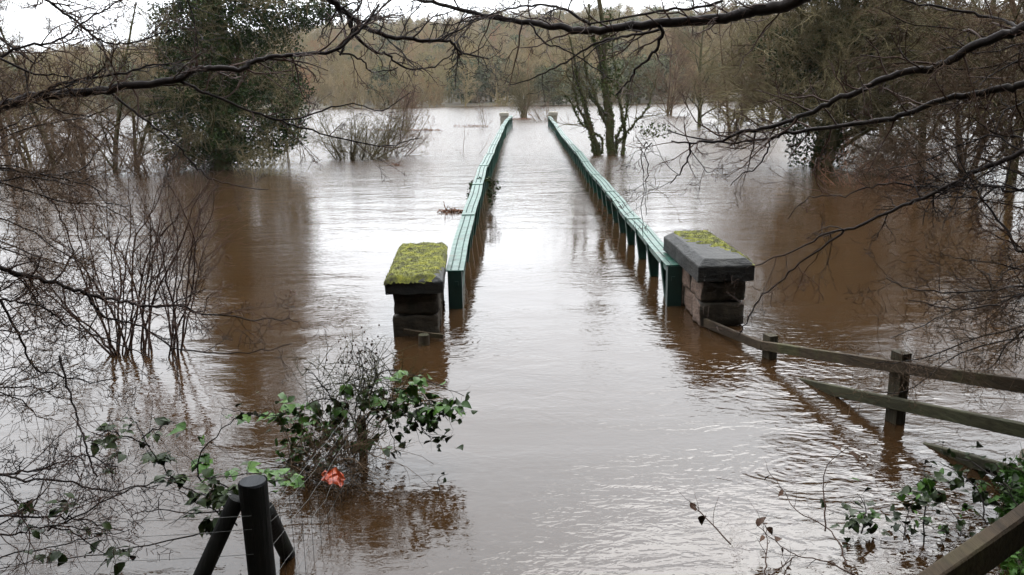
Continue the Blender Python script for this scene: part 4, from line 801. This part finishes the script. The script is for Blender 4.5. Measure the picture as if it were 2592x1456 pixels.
# slender multi-stemmed tree with ivy on its stems, behind the railing
def multi_stem():
    b = at_level(1545, 392); t = thing('multi_stem_tree', 'many stemmed tree with ivy ringed stems fanning out beside the railing', 'tree', None, b); rg = np.random.default_rng(88); Y = b[1]
    ST = [([(1548, 395), (1545, 330), (1535, 250), (1528, 170), (1530, 90), (1520, 20), (1515, -60)], 34, 10), ([(1505, 388), (1490, 330), (1465, 270), (1450, 220), (1432, 180)], 12, 4), ([(1515, 388), (1495, 320), (1478, 260), (1462, 200), (1455, 150), (1440, 90)], 20, 5),
          ([(1540, 330), (1515, 270), (1490, 200), (1480, 150), (1470, 110)], 14, 4), ([(1545, 270), (1530, 200), (1515, 130), (1495, 80), (1490, 10)], 16, 6), ([(1575, 390), (1580, 330), (1568, 260), (1562, 200), (1550, 120), (1570, 30)], 14, 4), ([(1560, 350), (1585, 290), (1590, 230), (1588, 200)], 10, 4), ([(1540, 300), (1500, 250), (1470, 205), (1420, 190)], 9, 3), ([(1525, 350), (1470, 310), (1440, 250), (1420, 230)], 8, 3), ([(1548, 380), (1600, 320), (1640, 270), (1660, 200)], 9, 3)]
    GI = Geo()
    for i, (px, d0, d1) in enumerate(ST):
        P = limb_pts(px, Y, Y+rg.uniform(-1, 1), .02); P = np.vstack([P[0]+[0, 0, -.6], P]); R = np.linspace(d0, d1, len(P))*.5*Y/F*.7; G = Geo(); tubes(G, P, R, 7); sm = link('stem', local(G, b).mesh('stem', M['bark_mossy']), t)
        G = Geo(); a = spawn(P[None], R[None], 9, (.3, 1), (25, 60), (.6, 1.8), 6, .15, .05, .5, .3, rg, True, .02); tubes(G, *a, 4)
        q = spawn(*a, 6, (.2, 1), (25, 60), (.3, .6), 4, .2, .02, .6, .4, rg); tubes(G, q[0], np.clip(q[1], .005, .012), 3); q = spawn(*q, 4, (.2, 1), (25, 60), (.3, .7), 3, .2, .02, .7, .5, rg); tubes(G, q[0], np.clip(q[1], .004, .007), 3)
        link('twigs', local(G, b).mesh('twigs', M['bark_olive']), sm)['kind'] = 'stuff'
        k = 520 if d0 > 15 else 200; x = rg.random(k)**1.2*.75*(len(P)-1.01); j = x.astype(int); f = (x-j)[:, None]; c = P[j]*(1-f)+P[j+1]*f; rr = (R[j])[:, None]
        quads_leaves(GI, c+unit(rg.normal(size=(k, 3)))*(rr+.05*rg.random((k, 1))), .10, .3, rg)
    for (x, y, rx, ry, n) in [(1540, 190, 35, 45, 400), (1530, 110, 22, 30, 160), (1535, 50, 18, 26, 120), (1660, 330, 40, 18, 160)]:
        quads_leaves(GI, clump(at_depth(x, y, Y), (rx*Y/F, rx*Y/F, ry*Y/F), n, rg), .11, .3, rg)
    link('ivy', local(GI, b).mesh('ivy', M['ivy'], False), t)
multi_stem()

# dense twiggy tree with dark ivy at its foot
def dense_tree():
    b = at_level(2065, 420); t = thing('dense_tree', 'dense twiggy tree with dark ivy round its foot', 'tree', None, b); rg = np.random.default_rng(99); Y = b[1]; m = Y/F
    lv = bare_tree(10.5, 101, 3, .25, 24, 11, 8, 5, .3, .03, .03, tw=.012, rt=(.1, 1)); tr, cr = tree_meshes(lv, M['bark_mossy'], M['bark_olive']); link('trunk', tr, t); link('crown', cr, t)
    G = Geo(); st0 = np.array([at_depth(rg.uniform(1880, 2330), rg.uniform(20, 330), Y+rg.uniform(-2.2, 1.5)) for _ in range(260)]); n = len(st0); dirs = unit(np.stack([(st0[:, 0]-b[0])*.4, np.full(n, -.4), rg.uniform(-.2, .6, n)], -1))
    a = spawn(np.stack([st0, st0+dirs*.5], 1), np.full((n, 2), .02), 2, (.0, 1), (5, 50), (.8, 2.0), 7, .2, -.04, .9, .3, rg, True); tubes(G, *a, 4)
    q = spawn(*a, 6, (.2, 1), (20, 60), (.25, .6), 4, .2, -.03, .6, .5, rg); tubes(G, q[0], np.clip(q[1], .005, .011), 3); q = spawn(*q, 4, (.2, 1), (20, 60), (.3, .8), 3, .2, -.03, .8, .6, rg); tubes(G, q[0], np.clip(q[1], .004, .007), 3)
    link('bare_twigs', local(G, b).mesh('bare_twigs', M['bark_pale']), t)['kind'] = 'stuff'
    G = Geo()
    for (x, y, rx, ry) in [(2040, 380, 45, 45), (2060, 300, 60, 60), (2020, 240, 60, 50), (2080, 220, 70, 50), (2000, 170, 60, 40), (2130, 160, 80, 50), (2080, 90, 90, 50), (2200, 90, 90, 50), (2010, 300, 35, 50), (2110, 370, 50, 50), (2160, 280, 70, 60), (1960, 110, 60, 40), (2250, 180, 60, 50), (2150, 20, 120, 50), (2100, -60, 150, 60), (2080, -160, 120, 70), (2120, -260, 100, 70)]:
        quads_leaves(G, clump(at_depth(x, y, Y+rg.uniform(-.3, .8)), (rx*m, rx*m, ry*m), int(rx*ry*.2)+150, rg, .4), .10, .3, rg)
    link('ivy', local(G, b).mesh('ivy', M['ivy'], False), t)
    G = Geo(); st0 = np.array([at_depth(rg.uniform(2100, 2330), rg.uniform(380, 470), Y-rg.uniform(.5, 3)) for _ in range(60)]); st0[:, 2] = np.maximum(st0[:, 2], .1)
    a = spawn(np.stack([st0, st0+[.3, -.2, .15]], 1), np.full((60, 2), .012), 4, (0, 1), (10, 80), (.6, 1.5), 6, .2, -.02, .9, .3, rg, True); tubes(G, *a, 4); q = spawn(*a, 7, (.2, 1), (20, 60), (.3, .6), 4, .2, 0, .6, .5, rg); tubes(G, q[0], np.clip(q[1], .004, .008), 3)
    link('low_twigs', local(G, b).mesh('low_twigs', M['bark_brown']), t)['kind'] = 'stuff'
dense_tree()

RT = [tree_meshes(bare_tree(10, 71, 1, .1, 20, 9, 7, 4, .17, .02, .03, tw=.012, rt=(.08, 1)), M['bark_mossy'], M['bark_olive']), tree_meshes(bare_tree(9.5, 72, 3, .3, 14, 8, 7, 4, .2, .03, .03, tw=.012, rt=(.08, 1)), M['bark_brown'], M['bark_brown'])]
for (px, py, k, rz, s, lab) in [(1770, 322, 0, .5, .85, 'leaning bare tree between the many stemmed and the dense tree'), (1850, 345, 1, 1.5, .8, 'low spreading bare tree just behind the dense twiggy tree'), (2330, 405, 0, 2.5, .9, 'bare tree on the far side of the dense twiggy tree'), (2450, 440, 1, 3.1, .8, 'brown many branched tree over the fence post, second from frame edge'), (2560, 450, 0, 4.4, .85, 'bare tree above the fence at the picture edge'), (2700, 470, 1, 4.0, .85, 'brown bare tree past the picture edge beyond the fence'),
        (2250, 335, 1, 5.1, 1.3, 'distant brown tree seen through the dense tree crown'), (2480, 340, 0, 5.6, 1.3, 'distant bare tree behind the trees above the fence'), (1940, 310, 1, .2, 1.3, 'distant spreading tree in shallow water behind dense tree'), (1690, 292, 1, 2.2, 1.1, 'small far bare tree in bright water past the many stemmed tree')]:
    p = at_level(px, py); put_tree('bare_tree', lab, 'flooded bare trees on the fence side', RT[k], p, rz, s)

# flooded scrub in the bright water
def scrub(name, label, px, py, h, nst, seed, lean=(0, 0), mat='bark_brown', spread=.5, n1=8, n2=6, tw=.009, r0=.05, n3=3):
    b = at_level(px, py); lv = bare_tree(h, seed, nst, spread, n1, n2, n3, 0, r0, .04, 0, lean, tw, (.2, 1)); G = Geo(); tubes(G, *lv[0], 5); tubes(G, *lv[1], 4); st_ = G.mesh('stems', M[mat]); G = Geo()
    for q in lv[2:]: tubes(G, *q, 3)
    t = thing(name, label, 'shrub', 'flooded scrub in mid river', b); link('stems', st_, t); link('twigs', G.mesh('twigs', M[mat]), t)['kind'] = 'stuff'
scrub('flooded_scrub', 'widest drowned scrub of thin twigs leaning over bright water', 885, 402, 2.6, 20, 201, (.3, 0), 'bark_olive', .9, 10, 7, .009, .06, 4)
scrub('flooded_scrub', 'drowned scrub leaning toward the bridge, beside the widest one', 960, 395, 2.5, 10, 202, (.7, .1), 'bark_brown', .5, 9, 6, .008, .05, 4)
scrub('flooded_scrub', 'clump of upright stems on a debris strip in mid river', 1015, 330, 3.4, 14, 203, (.25, 0), 'bark_brown', .3, 8, 5, .012, .05)
scrub('flooded_scrub', 'small sapling on a debris strip next to the railing end', 1232, 322, 2.9, 2, 204, (0, 0), 'bark_brown', .15, 9, 6, .012, .05)
scrub('flooded_scrub', 'single thin sapling leaning in water close to the railing', 1166, 392, 1.6, 2, 205, (.4, 0), 'bark_brown', .3, 4, 3, .007, .025, 2)
scrub('flooded_scrub', 'upright coppiced shrub standing past the far end of bridge', 1326, 298, 5.2, 16, 206, (0, 0), 'bark_olive', .22, 10, 6, .018, .10)
scrub('flooded_scrub', 'grey shrub rising behind the far pillar by ivy clad stems', 1378, 306, 2.6, 9, 207, (-.2, 0), 'bark_brown', .5, 8, 5, .012, .05)
for i, (px, py, h) in enumerate(((700, 418, 2.6), (718, 412, 3.0), (742, 420, 2.6), (772, 405, 2.2))):
    scrub('flooded_scrub', ('thin sapling nearest the ivy tree of four upright ones', 'tallest of four thin saplings beside the ivy tree', 'third thin sapling from the ivy tree', 'outermost of four thin saplings beside the ivy tree')[i], px, py, h, 2, 210+i, (.03, 0), 'bark_brown', .12, 6, 5, .008, .04)
scrub('flooded_scrub', 'tangle of brown twigs at the foot of the ivy tree', 640, 445, 1.6, 12, 220, (.1, -.2), 'bark_pale', 1.0, 8, 6, .008, .03)
for i, (px, py, h) in enumerate(((60, 450, 2.2), (250, 446, 2.4), (400, 440, 2.0), (170, 400, 3.0))):
    scrub('flooded_scrub', ('drowned brush at the frame edge under the flooded trees', 'drowned brush between the trunks beside the leaning tree', 'drowned brush filling the gap before the ivy tree', 'drowned brush behind the row of flooded trunks')[i], px, py, h, 16, 230+i, (.1, 0), 'bark_brown', .9, 9, 6, .010, .05)
scrub('flooded_scrub', 'low reddish twigs in the water before the dense tree', 2200, 470, 1.4, 10, 221, (0, -.2), 'bark_russet', 1.2, 8, 6, .008, .03)
# drift debris
def debris(label, px0, px1, py, n, thick, seed):
    rg_ = np.random.default_rng(seed); a = at_level(px0, py); b_ = at_level(px1, py); c = (a+b_)/2; t = thing('drift_debris', label, 'debris', 'drift debris on the flood', c); G = Geo(); L = np.linalg.norm(b_-a)
    p = a+(b_-a)*rg_.random((n, 1))+rg_.normal(size=(n, 3))*[.1, L*.06, 0]; p[:, 2] = rg_.random(n)*thick*.45
    d = unit(rg_.normal(size=(n, 3))*[1, .8, .35])*rg_.uniform(.06, .26, (n, 1)); tubes(G, np.stack([p-d, p+rg_.normal(size=(n, 3))*.02, p+d], 1), np.tile([.008, .014, .005], (n, 1))*min(max(.7, L*.2), 1.3), 4)
    link('sticks', local(G, c).mesh('sticks', M['bark_russet']), t)['kind'] = 'stuff'
debris('long strip of brown drift under upright stems in mid river', 935, 1120, 331, 90, .2, 1)
debris('brown drift heap trapped by the sapling at the far railing', 1150, 1240, 322, 80, .3, 2)
debris('small clump of drift wood resting against the railing', 1128, 1165, 537, 40, .08, 3)
debris('tiny dark drift fragment floating alone in mid river', 992, 1014, 419, 14, .06, 4)
debris('drift heap below the upright shrub past the bridge end', 1270, 1345, 303, 90, .3, 5)
# ivy trailing over the left railing
rv = at_depth(1218, 462, 17.6); t = thing('ivy_strand', 'green ivy strand draped across the railing top', 'ivy', None, rv); rg = np.random.default_rng(31); G = Geo(); GL = Geo()
for (px, y) in ([[(1192, 470), (1205, 455), (1222, 456), (1242, 455), (1250, 490), (1245, 520)], 17.5], [[(1185, 500), (1192, 475), (1205, 456)], 17.5], [[(1230, 458), (1250, 462), (1262, 480)], 17.4]):
    P = limb_pts(px, y, y, .01); tubes(G, P, np.full(len(P), .006), 4); c = np.repeat(P, 5, 0)+rg.normal(size=(len(P)*5, 3))*.03; quads_leaves(GL, c, .06, .5, rg)
quads_leaves(GL, clump(at_depth(1240, 490, 17.7), (.06, .14, .2), 110, rg), .06, .3, rg)
link('stem', local(G, rv).mesh('stem', M['bark_dark']), t); link('leaves', local(GL, rv).mesh('leaves', M['ivy'], False), t)

# ------------------------------------------------------------------ far bank and wooded hill
def far_tree(seed, h, nst, spread, up, n1=16, n2=9, n3=8, tw=.035, r0=.16, rt=(.12, 1)): return bare_tree(h, seed, nst, spread, n1, n2, n3, 0, r0, up, .01, (0, 0), tw, rt)
FM = [tree_meshes(far_tree(301, 9.5, 1, .1, .07), M['far_twig'], M['far_twig']), tree_meshes(far_tree(302, 7.5, 4, .35, .06, 10, 7, 7), M['far_twig'], M['far_twig']), tree_meshes(far_tree(303, 4.2, 7, .6, .04, 8, 6, 6, .03, .1), M['far_twig'], M['far_twig'])]
rg = np.random.default_rng(404); G = Geo(); quads_leaves(G, np.vstack([clump((rg.normal()*1.2, rg.normal()*1.2, rg.uniform(1, 6)), (1.5, 1.5, 1.3), 260, rg, .5) for _ in range(13)]), .42, .3, rg); G2 = Geo(); tubes(G2, [[0, 0, -.8], [0, 0, 3], [.2, 0, 7]], [.25, .2, .05], 6)
FM.append((G2.mesh('trunk', M['bark_mossy']), G.mesh('crown', M['far_evergreen'])))
rus = tree_meshes(far_tree(305, 3.6, 9, .7, .05, 9, 7, 7, .03, .08), M['bark_russet'], M['bark_russet'])
kinds = ['bare grey brown tree on the far bank under the hill', 'spreading bare willow on the far bank under the hill', 'low bare bush at the water edge of the far bank', 'dark evergreen on the far bank under the hill']
names = ['far_bank_tree', 'far_bank_willow', 'far_bank_bush', 'far_bank_evergreen']
rg = np.random.default_rng(55)
x = -112.0
while x < 112:
    for row, yb in ((0, 142.5), (1, 148.5)):
        k = int(rg.choice([0, 1, 2, 3], p=[.25, .3, .33, .12] if row == 0 else [.45, .35, .08, .12])); xx = x+rg.normal()*1.2; yy = yb+rg.normal()*1.0
        put_tree(names[k], kinds[k], 'trees and bushes along the far bank: '+names[k].replace('_', ' '), FM[k], (xx, yy, float(ground_z(np.array(xx), np.array(yy)))-.1), rg.uniform(0, 6.28), rg.uniform(.8, 1.2), 'tree' if k != 2 else 'bush')
    x += rg.uniform(4.2, 5.6)
p = at_depth(1035, 268, 141.0); put_tree('far_bank_bush', 'reddish brown bush at the water edge of the far bank', None, rus, (p[0], 141, 0.0), 0, 1.0, 'bush')
# the wood behind: one mass of trees
protos = bpy.data.collections.new('woodland_kinds')
for i, (tr, cr) in enumerate(FM):
    bm = bmesh.new(); bm.from_mesh(tr); bm.from_mesh(cr); me = bpy.data.meshes.new('woodland_tree'); bm.to_mesh(me); bm.free()
    me.materials.append(M['far_twig'] if i < 3 else M['far_evergreen']); o = bpy.data.objects.new('woodland_tree_%d' % i, me); protos.objects.link(o)
pts = []; y = 153.0
while y < 470:
    hw = y*.80+20; st_ = 4.3+(y-150)*.006; n = int(2*hw/st_)
    xx = np.linspace(-hw, hw, n)+rg.normal(size=n)*st_*.4; yy = y+rg.normal(size=n)*st_*.4; pts.append(np.stack([xx, yy, ground_z(xx, yy)-.2], -1)); y += st_*1.25
pts = np.vstack(pts)
# woods on the bank behind the viewer and to both sides
sx = np.concatenate([rg.uniform(-30, 30, 130), rg.uniform(-95, -60, 60), rg.uniform(30, 70, 70)]); sy = np.concatenate([rg.uniform(-45, -7, 130), rg.uniform(75, 125, 60), rg.uniform(14, 110, 70)])
ok = (sy < -5) | (np.abs(sx) > sy*.66+8)
bk = np.stack([sx, sy, np.maximum(ground_z(sx, sy), -.3)], -1)[ok]; ev = np.concatenate([np.stack([rg.uniform(-24, 24, 80), rg.uniform(-17, -5.5, 80)], -1), np.stack([rg.uniform(10, 16, 12), rg.uniform(-5, 6, 12)], -1), np.stack([rg.uniform(-17, -11, 8), rg.uniform(-6, 1, 8)], -1)])  # ev: enlarged evergreens added out of view to cut sky light on front faces
nb = len(pts)+len(bk); ev = np.column_stack([ev, ground_z(ev[:, 0], ev[:, 1])-.2]); pts = np.vstack([pts, bk, ev]); n = len(pts)
me = bpy.data.meshes.new('woodland'); me.vertices.add(n); me.vertices.foreach_set('co', pts.ravel())
big = ss(-.2, .6, np.sin(pts[:, 0]*.03+pts[:, 1]*.021)*np.cos(pts[:, 1]*.027-pts[:, 0]*.012))
idx = np.where(rg.random(n) < .07+.12*big*0, 3, rg.choice([0, 0, 0, 1, 1, 2], n)); idx[nb:] = 3; at = me.attributes.new('idx', 'INT', 'POINT'); at.data.foreach_set('value', idx.astype(np.int32))
at = me.attributes.new('rotz', 'FLOAT_VECTOR', 'POINT'); at.data.foreach_set('vector', np.stack([np.zeros(n), np.zeros(n), rg.uniform(0, 6.28, n)], -1).ravel())
at = me.attributes.new('scl', 'FLOAT', 'POINT'); sc_ = rg.uniform(.75, 1.25, n); sc_[nb:] *= 1.9; at.data.foreach_set('value', sc_)
wood_o = link('hillside_woodland', me); wood_o['kind'] = 'stuff'; wood_o['label'] = 'bare brown winter woodland covering the hill across the flood, with added unseen evergreens behind the viewer'; wood_o['category'] = 'woodland'
ng = bpy.data.node_groups.new('woodland', 'GeometryNodeTree'); ng.interface.new_socket('Geometry', in_out='INPUT', socket_type='NodeSocketGeometry'); ng.interface.new_socket('Geometry', in_out='OUTPUT', socket_type='NodeSocketGeometry')
gi = ng.nodes.new('NodeGroupInput'); go = ng.nodes.new('NodeGroupOutput'); ip = ng.nodes.new('GeometryNodeInstanceOnPoints'); ci = ng.nodes.new('GeometryNodeCollectionInfo')
ci.inputs[0].default_value = protos; ci.inputs['Separate Children'].default_value = True; ci.inputs['Reset Children'].default_value = True; ip.inputs['Pick Instance'].default_value = True
def attr(nm, dt): nd = ng.nodes.new('GeometryNodeInputNamedAttribute'); nd.data_type = dt; nd.inputs['Name'].default_value = nm; return nd.outputs['Attribute']
ng.links.new(gi.outputs[0], ip.inputs['Points']); ng.links.new(ci.outputs[0], ip.inputs['Instance']); ng.links.new(attr('idx', 'INT'), ip.inputs['Instance Index']); ng.links.new(attr('rotz', 'FLOAT_VECTOR'), ip.inputs['Rotation']); ng.links.new(attr('scl', 'FLOAT'), ip.inputs['Scale']); ng.links.new(ip.outputs[0], go.inputs[0])
md = wood_o.modifiers.new('woodland', 'NODES'); md.node_group = ng

# ------------------------------------------------------------------ damp winter air
hz = bpy.data.materials.new('damp_air'); hz.use_nodes = True; hn = hz.node_tree; hn.nodes.clear()
h_o = hn.nodes.new('ShaderNodeOutputMaterial'); h_v = hn.nodes.new('ShaderNodeVolumePrincipled'); h_v.inputs['Density'].default_value = 0.00016; h_v.inputs['Color'].default_value = (1.0, 0.985, 0.95, 1)
hn.links.new(h_v.outputs[0], h_o.inputs['Volume'])
G = Geo(); box(G, (0, 380, 29), (1830, 1060, 64)); haze = link('haze', G.mesh('haze', hz, False)); haze['kind'] = 'stuff'; haze['label'] = 'thin damp haze over the flooded valley'
